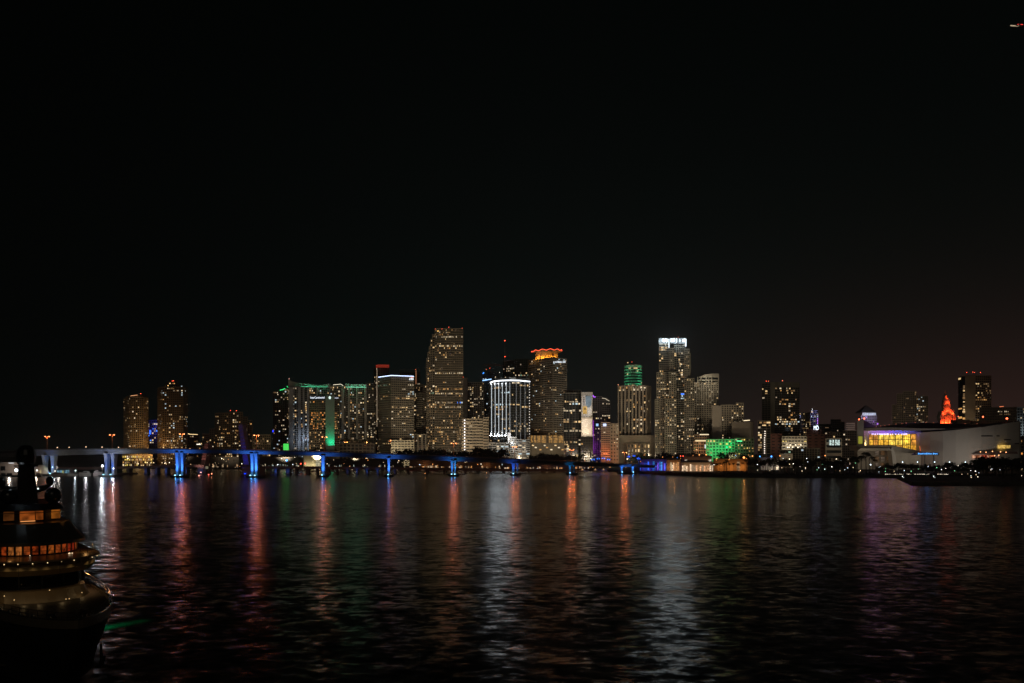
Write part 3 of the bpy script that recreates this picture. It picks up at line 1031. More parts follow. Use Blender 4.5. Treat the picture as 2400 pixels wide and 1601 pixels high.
# ---------------------------------------------------------------- city buildings, right half
b = building('office_tower', 'pale ribbed tower with a lit top floor, standing in front of the green drum', [
    ([(1449, 1346), (1474, 1336), (1515, 1336), (1525, 1350)], 904)], wall=(.36, .31, .25), dens=.05, pal='wwnwd', seed=40, fl=3.6, bay=6.2, band=.06, pier=.5, proud=.9,
    zones=((1449, 906, 1470, 918, .8, 'aw'), (1476, 906, 1511, 914, .95, 'nnw'), (1480, 920, 1515, 1015, .28, 'wan')), beacons=((1449, 902, 1340, (1, .4, .2), 5),))
MB().prism(footprint([(1449, 1312), (1537, 1312)], 20), 1.5, Z(1020, 1312)).build('podium', wallmat((.27, .23, .18)), b)
building('low_building', 'low podium with a row of amber arched openings under the pale ribbed tower', [([(1470, 1296), (1524, 1296)], 1040)], wall=(.24, .2, .15), dens=.55, pal='wwan', fl=7, bay=5, band=.25, pier=.5, seed=41,
         zones=((1470, 1060, 1524, 1110, .1),))
b = thing('office_tower', 'round green-lit striped drum tower rising behind the pale ribbed tower', 'building', (X(1484, 1420), 1420, 1.5))
cxg, r_ = X(1484, 1420), 15.5
gm = MB()
gm.lathe([(r_ - .4, 1.6), (r_ - .4, Z(856, 1405))], cxg, 1420, 24)
gm.build('glazing', GLASS, b)
gf = MB()
zz = Z(915, 1405)
while zz < Z(858, 1405):
    gf.lathe([(r_ - .5, zz), (r_ + .25, zz), (r_ + .25, zz + 2.8), (r_ - .5, zz + 2.8)], cxg, 1420, 24)
    zz += 5.0
gf.lathe([(r_ - 1, Z(858, 1405)), (r_ + .4, Z(858, 1405)), (r_ + .4, Z(855, 1405)), (r_ - 3, Z(854, 1405))], cxg, 1420, 24)
gf.build('facade', wallmat((.42, .44, .38), .7, .1), b)
MB().lathe([(9, Z(855, 1405)), (9, Z(851.5, 1405)), (3, Z(850, 1405))], cxg + 1, 1420, 16).build('plant_room', ROOF, b)
beacon(b, 1481, 848.5, 1410, s=6)
for px, py, pw in ((1459, 902, 2.6), (1459, 868, 1.8), (1508, 902, 2.2), (1508, 868, 1.5)):
    lamp('POINT', (X(px, 1400), 1399 if px != 1484 else 1392, Z(py, 1400)), 1.7e3 * pw, (.08, 1, .45), b, .8)
rng = random.Random(8)
wins = []
for i in range(14):
    t = math.pi * rng.uniform(1.15, 1.85)
    k = rng.randrange(1, 10)
    wins.append((cxg + (r_ + .0) * math.cos(t), 1420 + (r_ + .0) * math.sin(t), Z(915, 1405) + 5.0 * k + 3.9, 2.6, 1.6, t + math.pi / 2, rng.choice('wwd')))
put_windows(b, wins)

# tower with the white crown
GREYW = (.26, .235, .195)
b = building('apartment_tower', 'second tallest tower, stepped and beige, with a brilliant white crown', [
    ([(1545, 1302), (1568, 1302)], 806, dict(band=.3, pier=.05, dens=.12)), ([(1568, 1298), (1580, 1298)], 816), ([(1580, 1304), (1606, 1304)], 804, dict(band=.2, pier=.08)), ([(1604, 1300), (1616, 1300)], 818),
    ([(1612, 1306), (1618.5, 1306)], 828), ([(1539, 1300), (1561, 1300)], 873), ([(1568, 1290), (1584, 1290)], 872), ([(1535, 1292), (1545, 1292)], 936), ([(1559, 1284), (1585, 1284)], 935), ([(1610, 1292), (1627, 1292)], 887)],
    wall=GREYW, dens=.13, pal='wwwnnad', seed=44, fl=3.5, bay=3.3, band=.42, pier=.36,
    zones=((1545, 812, 1562, 824, .8, 'aw'), (1545, 830, 1560, 858, .6, 'ww'), (1590, 834, 1600, 878, .45, 'wn'), (1596, 922, 1606, 928, .9, 'b'), (1596, 928, 1606, 937, .9, 'c'), (1595, 985, 1606, 1000, .7, 'wn'), (1548, 930, 1584, 938, .35, 'wa')))
cw = emit((.80, .92, 1.0), 1.7, True)
rng = random.Random(5)
px = 1544.5
while px < 1608:
    wd = rng.uniform(.9, 2.6)
    if rng.random() < .74:
        lo = 803 - rng.random() * 2
        if 1565 < px < 1570:
            lo = 815
        if px > 1605:
            lo = 812
        MB().box(X(px, 1301), X(min(px + wd, 1608.5), 1301), 1300.2, 1301.6, Z(lo, 1301), Z(792.5 + (rng.random() * 2.2), 1301)).build('crown_light_bar', cw, b)
    px += wd + .25
MB().box(X(1544, 1304), X(1608.5, 1304), 1302.2, 1306, Z(806, 1304), Z(793, 1304)).build('crown_screen', wallmat((.10, .11, .12), .6, .06), b)
for px in (1549, 1564, 1585, 1603):
    lamp('POINT', (X(px, 1296), 1296, Z(797, 1296)), 9e3, (.80, .94, 1.0), b, 1.6, name='crown_bulb')
beacon(b, 1590, 790, 1302, (1, .2, .1), 4)

b = building('apartment_tower', 'beige tower with square dark windows and a rounded rooftop pavilion, right of the white-crowned tower', [
    ([(1627, 1352), (1684, 1346)], 896)], wall=(.42, .38, .31), dens=.12, pal='wwnwd', seed=45, fl=3.45, bay=4.0, band=.45, pier=.48, zones=((1630, 897, 1686, 902, .55, 'wnw'), (1627, 895, 1640, 900, .5, 'w'), (1655, 918, 1686, 942, .3, 'wn')))
pv = MB()
pvp = [(1635, 1350), (1650, 1346), (1668, 1345), (1684, 1347)]
pv.prism(offset_poly(footprint(pvp, 20), -.6), Z(896, 1346), Z(882, 1346))
pv.build('pavilion_glazing', GLASS, b)
pv = MB()
pf = footprint(pvp, 20)
pv.prism(offset_poly(pf, .3), Z(892.5, 1346), Z(889.5, 1346))
zt = [Z(t, 1346) for t in (885, 878.5, 876, 876, 876, 885)]
pv.prism(offset_poly(pf, .8), Z(884, 1346) - .5, zt)
for p in pvp[:1] + [(1643, 1348), (1655, 1346), (1661, 1345.5)] + pvp[2:]:
    pv.box(X(p[0], p[1]) - .7, X(p[0], p[1]) + .7, p[1] - .3, p[1] + 1, Z(896, p[1]), Z(883, p[1]))
pv.build('pavilion_frame', wallmat((.45, .42, .35)), b)
lamp('POINT', (X(1655, 1330), 1332, Z(893, 1330)), 5e3, (1, .9, .7), b, 1)

b = building('apartment_tower', 'shorter beige block with a blank flank wall, right of the tower with the rounded pavilion', [
    ([(1669, 1282), (1691, 1278)], 951, dict(bay=60, pier=0, band=0, dens=0)), ([(1691, 1278), (1725, 1282)], 949), ([(1725, 1282), (1743, 1286)], 944)],
    wall=(.38, .34, .28), dens=.12, pal='wwnw', seed=46, fl=3.6, bay=4.2, band=.42, pier=.45, zones=((1714, 962, 1745, 990, .45, 'wwn'), (1735, 944, 1745, 990, .3, 'wn')))
MB().prism(footprint([(1669.2, 1280.5), (1690.8, 1276.5)], 25), 1.5, Z(950.5, 1276)).build('blank_wall', wallmat((.40, .36, .31), .8, .06), b)
b = building('low_building', 'plain beige windowless block beside the green-floodlit low building', [([(1715, 1262), (1758, 1262), (1766, 1275)], 989)], wall=(.27, .23, .19), dens=0, bay=60, pier=0, band=0, seed=47)
MB().prism(footprint([(1715.2, 1260), (1758, 1260), (1766, 1273)], 25), 1.5, Z(989, 1260)).build('blank_wall', wallmat((.30, .26, .21), .8, .15), b)
strip(b, 'roof_light', [(1743, 986, 1270), (1757, 985, 1270)], .7, emit((1, .8, .5), 1.6))
b = building('low_building', 'dark building with a bright lit terrace strip left of the green-floodlit low building', [([(1626, 1236), (1659, 1236)], 1034), ([(1628, 1240), (1662, 1240)], 1019)], wall=(.2, .13, .09), dens=.08, pal='wa', seed=48, fl=4.5)
strip(b, 'terrace_light', [(1630, 1033, 1233), (1657, 1033, 1233)], 1.3, emit((1, .75, .4), 1.0))
strip(b, 'terrace_light', [(1640, 1018.5, 1238), (1661, 1018.5, 1238)], .8, emit((1, .8, .5), 1.2))
panel(b, 'lit_sign', 1651.5, 1654.5, 1042, 1051, 1218, emit((.9, 1, .95), .9))
lamp('POINT', (X(1642, 1222), 1222, Z(1055, 1222)), 7e3, (1, .5, .2), b, 1)
b = building('hotel', 'low banded building floodlit bright green on its left half', [([(1655, 1202), (1722, 1196)], 1030), ([(1722, 1196), (1767, 1200)], 1027)], wall=(.20, .19, .15), dens=.16, pal='yywa', seed=49, fl=4.2, bay=4.6, band=.5, pier=.4,
             zones=((1720, 1026, 1770, 1036, .4, 'yw'),))
for px, py in ((1660, 1048), (1672, 1052), (1684, 1050), (1696, 1050), (1708, 1048), (1718, 1040), (1690, 1066), (1672, 1066)):
    lamp('POINT', (X(px, 1186), 1187, Z(py, 1186)), 4.6e3, (.0, 1, .24), b, 1)
strip(b, 'green_sign', [(1727, 1033.5, 1194), (1739, 1034, 1194)], .9, emit((.1, 1, .35), 1.6))

b = building('office_building', 'slim block with a full-height strip of bright amber windows left of the dark square tower', [([(1776, 1262), (1786, 1262)], 986), ([(1786, 1262), (1806, 1262)], 986)], wall=(.22, .18, .13), dens=.02, pal='w', seed=50, fl=4.0, bay=7.5,
             band=.2, pier=.1, zones=((1776, 997, 1785, 1058, .97, 'wwn'), (1788, 984, 1802, 996, .95, 'wa'), (1776, 988, 1786, 997, .6, 'wa')))
lm = MB()
for i in range(11):
    lm.ball((X(1793 - (i > 2), 1260), 1260, Z(1011 + i * 5.1, 1260)), 1.0, 8)
lm.build('stair_lamp', emit((1, .85, .7), 1.5), b)
b = building('office_tower', 'dark square tower with a glazed lit sky lobby and red roof beacons', [
    ([(1786, 1362), (1806, 1352)], 897, dict(bay=6)), ([(1806, 1352), (1816, 1348)], 896, dict(bay=40, pier=0, band=0, dens=0)), ([(1816, 1348), (1874, 1352)], 896)], wall=(.105, .095, .075), dens=.15, pal='waadn', seed=51, fl=3.7, bay=3.8, band=.3, pier=.12,
    zones=((1786, 890, 1876, 909, .02), (1818, 984, 1876, 995, .75, 'nwnc'), (1816, 996, 1876, 1010, .15, 'w'), (1788, 909, 1806, 985, .06, 'w')),
    beacons=((1796, 893.5, 1355), (1801, 893.5, 1355, (1, .15, .05), 5), (1834, 892.5, 1350, (1, .2, .1), 8)))
MB().prism(footprint([(1806, 1350.5), (1816, 1346.5)], 20), 1.5, Z(895.5, 1346)).build('blank_wall', wallmat((.12, .11, .085)), b)
MB().prism(footprint([(1816, 1347), (1874, 1351)], 20), Z(908, 1347), Z(895.5, 1347)).build('blank_attic', wallmat((.105, .095, .075)), b)

building('apartment_tower', 'mid-height tower peppered with small warm lights right of the dark square tower', [([(1873, 1402), (1901, 1402)], 967)], wall=(.16, .14, .11), dens=.34, pal='wwnd', seed=52, fl=3.6, bay=3.6, band=.5, pier=.45)
b = building('college_building', 'slim blue-lit tower carrying two big white letters', [([(1900, 1380), (1918, 1380)], 962)], wall=(.2, .18, .26), dens=.12, pal='nwc', seed=53, fl=3.8, zones=((1900, 971, 1920, 979, .9, 'cn'), (1912, 980, 1920, 992, .7, 'p'),))
lamp('POINT', (X(1909, 1368), 1369, Z(972, 1368)), 4e3, (.45, .5, 1), b, 1)
beacon(b, 1904, 959, 1376, (.9, .95, 1), 6)
beacon(b, 1903, 963, 1375, (.9, .95, 1), 4)
text('letter_sign', 'MD', (X(1913, 1300), 1300, Z(1003.5, 1300)), 9.5, emit((.75, .88, 1), 3.0), b, R(0), width=X(1919, 1300) - X(1907.5, 1300))
building('office_building', 'dark red-brown block right of and behind the lit white-fronted building', [([(1890, 1304), (1926, 1304)], 1007), ([(1891.5, 1260), (1934, 1260)], 1018)], wall=(.22, .09, .065), dens=.02, pal='w', seed=54, fl=5, bay=9, band=.7, pier=.5)
building('office_building', 'dark red-brown block left of the lit white-fronted building', [([(1806, 1262), (1832.5, 1262)], 1017)], wall=(.22, .09, .065), dens=.02, pal='w', seed=154, fl=5, bay=9, band=.7, pier=.5)
b = building('courthouse', 'white-fronted low building with two rows of lit windows between red-brown wings', [([(1833, 1254), (1891, 1254)], 1023)], wall=(.62, .54, .42), dens=.0, pal='y', seed=55, fl=4.8, bay=4.6, band=.6, pier=.2,
             zones=((1834, 1028, 1849, 1034, .95, 'y'), (1883, 1028, 1889, 1034, .9, 'y'), (1842, 1040, 1880, 1046, .35, 'wn')))
for px in (1842, 1858, 1875, 1887):
    lamp('POINT', (X(px, 1240), 1242, Z(1047, 1240)), 1500, (1, .9, .7), b, .8)
lm = MB()
for px, py in ((1846, 1048.5), (1850, 1048.5), (1858, 1048), (1865, 1043), (1877, 1043), (1852, 1043), (1870, 1048.5)):
    lm.ball((X(px, 1240), 1240, Z(py, 1240)), .9, 8)
lm.build('wall_lamp', emit((1, .85, .6), 3), b)
building('parking_garage', 'dim gridded glass block below the white-fronted low building', [([(1828, 1190), (1860, 1190)], 1055), ([(1858, 1186), (1922, 1186)], 1051)], wall=(.17, .15, .11), dens=.05, pal='wcg', seed=56, fl=3.4, bay=4.0, band=.2, pier=.2)
MB()
building('low_building', 'small pale plain-walled building among the palms below the gridded glass block', [([(1828, 1120), (1857, 1120)], 1064)], wall=(.4, .35, .28), dens=.04, pal='d', seed=57, fl=4, bay=8, band=.7, pier=.6)

b = building('low_building', 'low block with two big white-lit window bays left of the arena', [([(1935, 1212), (1973, 1212)], 1028)], wall=(.27, .23, .19), dens=0, seed=58, fl=9, bay=20, band=.5, pier=.1)
for p0, p1 in ((1944, 1954.5), (1957, 1968)):
    for i in range(3):
        wd = (p1 - p0) / 3
        MB().box(X(p0 + i * wd + .3, 1209), X(p0 + (i + 1) * wd - .3, 1209), 1208.6, 1209, Z(1043.5, 1209), Z(1031, 1209)).build('window', emit((.75, .95, .9), .75, vary=.9, scale=.5), b)
building('office_building', 'faint grey block with one line of small windows far behind the white-lit bays', [([(1920, 1620), (1947, 1620)], 994)], wall=(.2, .17, .15), dens=.0, seed=59, fl=4, zones=((1924, 1000, 1945, 1005, .4, 'd'),), pal='d')
building('office_building', 'tall faint purple-grey block far behind, left of the pale purple roof', [([(1947, 1600), (1971, 1600)], 983), ([(1971, 1605), (1979, 1605)], 989)], wall=(.15, .12, .13), dens=.02, pal='n', seed=60, fl=4)
building('office_building', 'pale purple-lit block with a row of tiny windows directly left of the arena end wall', [([(1983, 1560), (2003, 1560)], 992)], wall=(.26, .21, .25), dens=0, seed=61, fl=4, zones=((1990, 1000, 2004, 1004, .8, 'n'),), bay=2.5)
building('office_building', 'brownish mid-rise block with dotted lights just left of the arena', [([(1976, 1330), (2012, 1330)], 1009), ([(1947, 1340), (1978, 1340)], 1014)], wall=(.22, .18, .15), dens=.03, pal='nw', seed=62, fl=4, zones=((1981, 1018, 1985, 1045, .6, 'n'),))
building('office_building', 'dark brown podium block between the red-brown block and the white-lit bays', [([(1916, 1320), (1950, 1320)], 1012)], wall=(.16, .10, .085), dens=.02, pal='n', seed=63, fl=4)

b = building('court_tower', 'tower with a dark pyramid roof over a white-purple lit colonnade', [([(2019, 1452), (2055, 1452)], 974), ([(2017, 1448), (2059, 1448)], 990)], wall=(.34, .3, .34), dens=.1, pal='p', seed=64, fl=4.2, bay=3.4, band=.4, pier=.35)
yb_, pz = 1452, Z(967, 1452)
MB().prism(footprint([(2021, 1453), (2053, 1453)], 22), Z(975, yb_), pz).build('lantern_storey', wallmat((.62, .62, .66)), b)
MB().add([(X(2018, yb_), yb_ - .5, pz), (X(2055.5, yb_), yb_ - .5, pz), (X(2055.5, yb_), yb_ + 26, pz), (X(2018, yb_), yb_ + 26, pz), (X(2036.5, yb_), yb_ + 13, Z(948, yb_))],
         [(0, 1, 4), (1, 2, 4), (2, 3, 4), (3, 0, 4), (3, 2, 1, 0)]).build('pyramid_roof', wallmat((.1, .08, .075)), b)
ll = MB()
for i in range(9):
    ll.box(X(2022 + i * 3.5, yb_), X(2024.4 + i * 3.5, yb_), yb_ - .4, yb_ - .1, Z(973, yb_), Z(968.5, yb_))
ll.build('lit_opening', emit((.72, .78, 1), .8, vary=.5), b)
lamp('POINT', (X(2030, 1438), 1440, Z(973.5, 1438)), 2600, (.7, .75, 1), b, .8)
lamp('POINT', (X(2046, 1438), 1440, Z(973.5, 1438)), 2600, (.7, .75, 1), b, .8)
lamp('POINT', (X(2036, 1430), 1434, Z(992, 1430)), 5000, (.8, .45, 1), b, .8)

building('office_tower', 'faint grey stepped tower with rows of white windows, left of the red floodlit tower', [
    ([(2091, 1700), (2103, 1700)], 949), ([(2102, 1690), (2117, 1690)], 923), ([(2117, 1685), (2148, 1685)], 917), ([(2148, 1680), (2175, 1680)], 928)],
    wall=(.26, .215, .18), dens=.05, pal='d', seed=65, fl=4, bay=4, zones=((2147, 928, 2168, 990, .45, 'nwc'), (2169, 928, 2175, 990, .02)))

# red floodlit tower
b = thing('historic_tower', 'ornate tiered tower floodlit orange-red, rising behind the arena roof', 'tower', (X(2218, 1300), 1300, 1.5))
cxf, cyf, hd = X(2217, 1300), 1300, 6.0
ST = wallmat((.5, .4, .3), .7, .12)


def mpx(w):
    return w / FPX * 1290


tw = MB()
for hw, a0, a1 in ((16.6, 1090, 971.5), (14.4, 971.5, 963.5)):
    h_ = mpx(hw)
    tw.box(cxf - h_, cxf + h_, cyf - hd, cyf + hd, Z(a0, 1290), Z(a1, 1290))
    tw.box(cxf - h_ - .8, cxf + h_ + .8, cyf - hd - .8, cyf + hd + .8, Z(a1 + 1.4, 1290), Z(a1, 1290) + .05)
tw.lathe([(mpx(8.6), Z(964, 1290)), (mpx(8.6), Z(947, 1290)), (mpx(9.4), Z(946.5, 1290)), (mpx(9.4), Z(945, 1290)), (mpx(8.2), Z(944.8, 1290)), (mpx(8.4), Z(939, 1290)),
          (mpx(7.4), Z(935, 1290)), (mpx(5), Z(932.4, 1290)), (mpx(4.2), Z(931.6, 1290))], cxf, cyf, 16)
tw.lathe([(mpx(4), Z(932, 1290)), (mpx(4), Z(926, 1290)), (mpx(3), Z(924.5, 1290)), (mpx(1.6), Z(922, 1290)), (mpx(1.0), Z(919, 1290)), (.25, Z(914, 1290))], cxf - .8, cyf, 12)
tw.build('tower_body', ST, b)
pl = MB()
h_ = mpx(16.6)
for fx in (-1, -.72, -.4, -.12, .12, .4, .72, 1):
    pl.box(cxf + fx * h_ - .9, cxf + fx * h_ + .9, cyf - hd - 1.0, cyf - hd + .3, Z(1000, 1290), Z(973, 1290))
for fx in (-1, -.6, -.2, .2, .6, 1):
    pl.lathe([(.8, Z(965, 1290)), (.9, Z(961, 1290)), (.3, Z(958.5, 1290))], cxf + fx * mpx(14), cyf - hd + .4, 6)
for i in range(12):
    t = 2 * math.pi * i / 12
    pl.box(cxf + mpx(8.8) * math.cos(t) - .45, cxf + mpx(8.8) * math.cos(t) + .45, cyf + mpx(8.8) * math.sin(t) - .45, cyf + mpx(8.8) * math.sin(t) + .45, Z(963, 1290), Z(947.2, 1290))
pl.build('pilaster', ST, b)
ar = MB()
for fx in (-.56, 0, .56):
    x0 = cxf + fx * h_
    ar.prism([(x0 - 1.5, cyf - hd - .25), (x0 + 1.5, cyf - hd - .25), (x0 + 1.5, cyf - hd - .05), (x0 - 1.5, cyf - hd - .05)], Z(994, 1290), Z(977, 1290))
ar.build('arched_window', plain('dark_opening', (.012, .008, .006), .5), b)
RED = (1, .082, .02)
for dx, py, dy, pw in ((-9.5, 992, -10, .42), (9.5, 992, -10, .42), (-3.2, 992, -10, .42), (3.2, 992, -10, .42), (-8, 970, -8, .14), (8, 970, -8, .14), (-3, 963, -9, .2), (3.4, 963, -9, .2), (-3, 944, -8.6, .12), (3, 944, -8.6, .12), (0, 992, -18, .5), (0, 931, -5, .04)):
    lamp('POINT', (cxf + dx, cyf + dy, Z(py, 1290)), 1.5e4 * pw, RED, b, .5, angle=140)

b = building('office_tower', 'tall brown tower with lit window rows and red beacons, right of the red floodlit tower', [
    ([(2246, 1420), (2255, 1405)], 882, dict(bay=30, pier=0, band=.05, dens=.0)), ([(2255, 1405), (2286, 1398)], 880, dict(bay=60, pier=0, band=0, dens=0)), ([(2286, 1398), (2323, 1402)], 880)],
    wall=(.36, .29, .20), dens=.25, pal='dadw', seed=66, fl=4, bay=4, band=.4, pier=.22, rowp=.2, rowpal='aw', zones=((2286, 870, 2325, 897, 0), (2286, 897, 2325, 901, .4, 'wd'), (2256, 903, 2262, 985, .6, 'wd')),
    beacons=((2266, 873, 1400), (2280, 872, 1400), (2284, 873, 1400, (1, .1, .05), 6), (2298, 873, 1400)))
MB().prism(footprint([(2262, 1402), (2286, 1396.6)], 20), 1.5, Z(880, 1400)).build('blank_wall', wallmat((.34, .27, .185)), b)
wn_ = []
rng = random.Random(3)
for i in range(22):
    if rng.random() < .62:
        wn_.append((X(2259, 1402), 1401.6, Z(905 + i * 3.7, 1402), 3.0, 1.8, 0, rng.choice('wwd')))
put_windows(b, wn_)
b = building('courthouse', 'long low brown building with two rows of small slit windows beyond the arena roof', [([(2296, 1300), (2376, 1300)], 955), ([(2376, 1306), (2384, 1310)], 954)], wall=(.40, .32, .24), dens=0, seed=67, fl=4.2, bay=2.6, pier=.5, band=.5,
             zones=((2336, 961, 2370, 967, .85, 'n'), (2336, 969, 2370, 974, .45, 'd'), (2308, 971, 2322, 975, .4, 'd')), pal='nd')
strip(b, 'roof_light', [(2343, 953.4, 1300), (2352, 952.6, 1300)], .5, emit((1, .25, .1), 1.2))
b = building('office_tower', 'pale tower cut off by the right edge of the picture, lit blue-white below', [([(2384, 1180), (2440, 1180)], 955), ([(2392, 1100), (2450, 1100)], 1022, dict(dens=.5, pal='ao'))], wall=(.27, .26, .24), dens=.08, pal='nd', seed=68, fl=4.2, bay=4)
lamp('POINT', (X(2394, 1168), 1170, Z(1012, 1168)), 7e3, (.7, .9, 1), b, 1)

# ---------------------------------------------------------------- arena
A = thing('arena', 'sweeping white waterfront arena with a wall of yellow-lit glass and a dark curved roof', 'arena', (X(2200, 930), 940, 1.4))
WH = wallmat((.55, .51, .46), .7, .1, .03)
WH2 = wallmat((.52, .46, .36), .7, .1, .03)


def sheet(pts, bottom, th, mat, name, parent):
    """vertical curved wall: pts (px, Y, top py), thickness th"""
    mb = MB()
    for (p0, y0, t0), (p1, y1, t1) in zip(pts[:-1], pts[1:]):
        q = [(X(p0, y0), y0), (X(p1, y1), y1), (X(p1, y1), y1 + th), (X(p0, y0), y0 + th)]
        zb0, zb1 = (Z(bottom[0], y0), Z(bottom[1], y1)) if isinstance(bottom, tuple) else (Z(bottom, y0), Z(bottom, y1))
        vs = [(q[0][0], q[0][1], zb0), (q[1][0], q[1][1], zb1), (q[2][0], q[2][1], zb1), (q[3][0], q[3][1], zb0),
              (q[0][0], q[0][1], Z(t0, y0)), (q[1][0], q[1][1], Z(t1, y1)), (q[2][0], q[2][1], Z(t1, y1)), (q[3][0], q[3][1], Z(t0, y0))]
        mb.add(vs, [(0, 3, 2, 1), (4, 5, 6, 7), (0, 1, 5, 4), (1, 2, 6, 5), (2, 3, 7, 6), (3, 0, 4, 7)])
    return mb.build(name, mat, parent)


sheet([(2155, 918, 1013.5), (2180, 906, 1012.5), (2210, 896, 1010.5), (2240, 890, 1008), (2270, 888, 1004.5), (2300, 890, 1001), (2330, 896, 996.5), (2360, 905, 992), (2389, 917, 987)], 1098, 14, WH, 'curved_wall', A)
sheet([(2389.2, 917.5, 987), (2392, 940, 990)], 1098, 10, WH, 'end_wall', A)
# roof
rp = [(2026, 985), (2040, 1002), (2053, 1001), (2075, 997.5), (2099, 994.5), (2120, 992.5), (2139, 991.3), (2170, 991), (2210, 992), (2240, 993), (2267, 994.3), (2305, 994), (2335, 992), (2355, 990), (2388, 985.6)]
mb = MB()
for (p0, t0), (p1, t1) in zip(rp[1:-1], rp[2:]):
    y = 935
    a = [(X(p0, y), y), (X(p1, y), y), (X(p1, y + 90), y + 90), (X(p0, y + 90), y + 90)]
    mb.prism(a, Z(1012, y), [Z(t0, y), Z(t1, y), Z(t1, y) + 2, Z(t0, y) + 2])
rh = MB()
rh.prism([(X(2024, 930), 930), (X(2053, 930), 930), (X(2053, 1000), 1000), (X(2024, 1000), 1000)], Z(1012, 930), [Z(984.5, 930), Z(999, 930), Z(999, 930), Z(984.5, 930)])
mb.build('roof', wallmat((.035, .03, .03)), A)
rh.build('end_roof', wallmat((.035, .03, .03)), A)
# light fascia band that tapers to the right and dark roof edge under it
fz = [(2027, 918, 1004, 1010), (2060, 914, 1002, 1009), (2100, 910, 1002, 1008.5), (2140, 906, 1003.5, 1009.5), (2180, 900, 1004.5, 1008), (2215, 894, 1004.5, 1006)]
mb, mk = MB(), MB()
for (p0, y0, a0, b0), (p1, y1, a1, b1) in zip(fz[:-1], fz[1:]):
    for m_, t0, t1, u0, u1, th in ((mb, a0, a1, b0, b1, 5), (mk, b0, b1, b0 + 2.6, b1 + 2.6, 6)):
        yy0, yy1 = (y0, y1) if m_ is mb else (y0 + 1.5, y1 + 1.5)
        vs = [(X(p0, yy0), yy0, Z(u0, yy0)), (X(p1, yy1), yy1, Z(u1, yy1)), (X(p1, yy1), yy1 + th, Z(u1, yy1)), (X(p0, yy0), yy0 + th, Z(u0, yy0)),
              (X(p0, yy0), yy0, Z(t0, yy0)), (X(p1, yy1), yy1, Z(t1, yy1)), (X(p1, yy1), yy1 + th, Z(t1, yy1)), (X(p0, yy0), yy0 + th, Z(t0, yy0))]
        m_.add(vs, [(0, 3, 2, 1), (4, 5, 6, 7), (0, 1, 5, 4), (1, 2, 6, 5), (2, 3, 7, 6), (3, 0, 4, 7)])
mb.build('fascia', wallmat((.42, .38, .34)), A)


def lerp2(tab, x):
    for a, c in zip(tab[:-1], tab[1:]):
        if x <= c[0]:
            return a[1] + (c[1] - a[1]) * (x - a[0]) / (c[0] - a[0])
    return tab[-1][1]


ed = MB()
for (p0, t0), (p1, t1) in zip(((2215, 1005), (2260, 1003), (2300, 999.5), (2340, 993.5), (2388, 986)), ((2260, 1003), (2300, 999.5), (2340, 993.5), (2388, 986))):
    WY = [(2155, 918), (2180, 906), (2210, 896), (2240, 890), (2270, 888), (2300, 890), (2330, 896), (2360, 905), (2389, 917)]
    y0, y1 = lerp2(WY, p0) - .6, lerp2(WY, p1) - .6
    ed.add([(X(p0, y0), y0, Z(t0 + 2.4, y0)), (X(p1, y1), y1, Z(t1 + 1.6, y1)), (X(p1, y1), 935, Z(t1 + 1.6, y1)), (X(p0, y0), 935, Z(t0 + 2.4, y0)),
            (X(p0, y0), y0, Z(t0, y0)), (X(p1, y1), y1, Z(t1, y1)), (X(p1, y1), 935, Z(t1, y1)), (X(p0, y0), 935, Z(t0, y0))],
           [(0, 3, 2, 1), (4, 5, 6, 7), (0, 1, 5, 4), (1, 2, 6, 5), (2, 3, 7, 6), (3, 0, 4, 7)])
ed.build('roof_edge', wallmat((.04, .035, .035)), A)
# left end block
MB().prism([(X(2009, 905), 905), (X(2024.5, 905), 905), (X(2024.5, 945), 945), (X(2009, 945), 945)], Z(1050, 905), [Z(986, 905), Z(983.5, 905), Z(983.5, 905), Z(986, 905)]).build('end_block', WH, A)
panel(A, 'lit_opening', 2012, 2021, 1023, 1040, 904.6, emit((.75, .72, .08), .38))
sheet([(2024.6, 912, 1009), (2036, 925, 1010)], 1046, 4, WH2, 'return_wall', A)
# glazing: 8 bays x 3 rows, amber rooms behind mullions
rng = random.Random(12)
Yg = 926
cols = [2036, 2046, 2058, 2070, 2083, 2098, 2115, 2134, 2155]
rows = [(1018, 1030), (1031.3, 1042.5), (1043.8, 1056)]
for ci in range(8):
    for ri, (t, bt) in enumerate(rows):
        k = rng.choice([((1, .62, .06), 1.1), ((1, .66, .09), 1.3), ((1, .52, .05), .9), ((1, .42, .06), .7)] if ri < 2 else [((1, .45, .04), .6), ((1, .55, .05), .7)])
        MB().box(X(cols[ci] + .7, Yg), X(cols[ci + 1] - .7, Yg), Yg, Yg + .3, Z(bt, Yg), Z(t, Yg)).build('window', emit(k[0], k[1], vary=.85, scale=.22 + .08 * rng.random()), A)
ml = MB()
for c in cols:
    ml.box(X(c, Yg) - .3, X(c, Yg) + .3, Yg - .8, Yg + .4, Z(1057, Yg), Z(1017, Yg))
for p in (1017.5, 1030.6, 1043.2):
    ml.box(X(2036, Yg), X(2155, Yg), Yg - .6, Yg + .5, Z(p + .6, Yg), Z(p - .5, Yg))
for ri, (t, bt) in enumerate(rows):
    for c0, c1 in zip(cols[:-1], cols[1:]):
        for q in range(1, 4):
            if rng.random() < .8:
                ml.box(X(c0 + (c1 - c0) * q / 4, Yg) - .16, X(c0 + (c1 - c0) * q / 4, Yg) + .16, Yg - .25, Yg + .1, Z(bt, Yg), Z(t + rng.random() * 5, Yg))
ml.build('mullion', plain('dark_mullion', (.02, .017, .012), .5), A)
MB().box(X(2024, 930), X(2156, 930), 928, 932, Z(1060, 930), Z(1004, 930)).build('soffit_wall', wallmat((.4, .38, .42), .7, .08), A)
sg = MB()
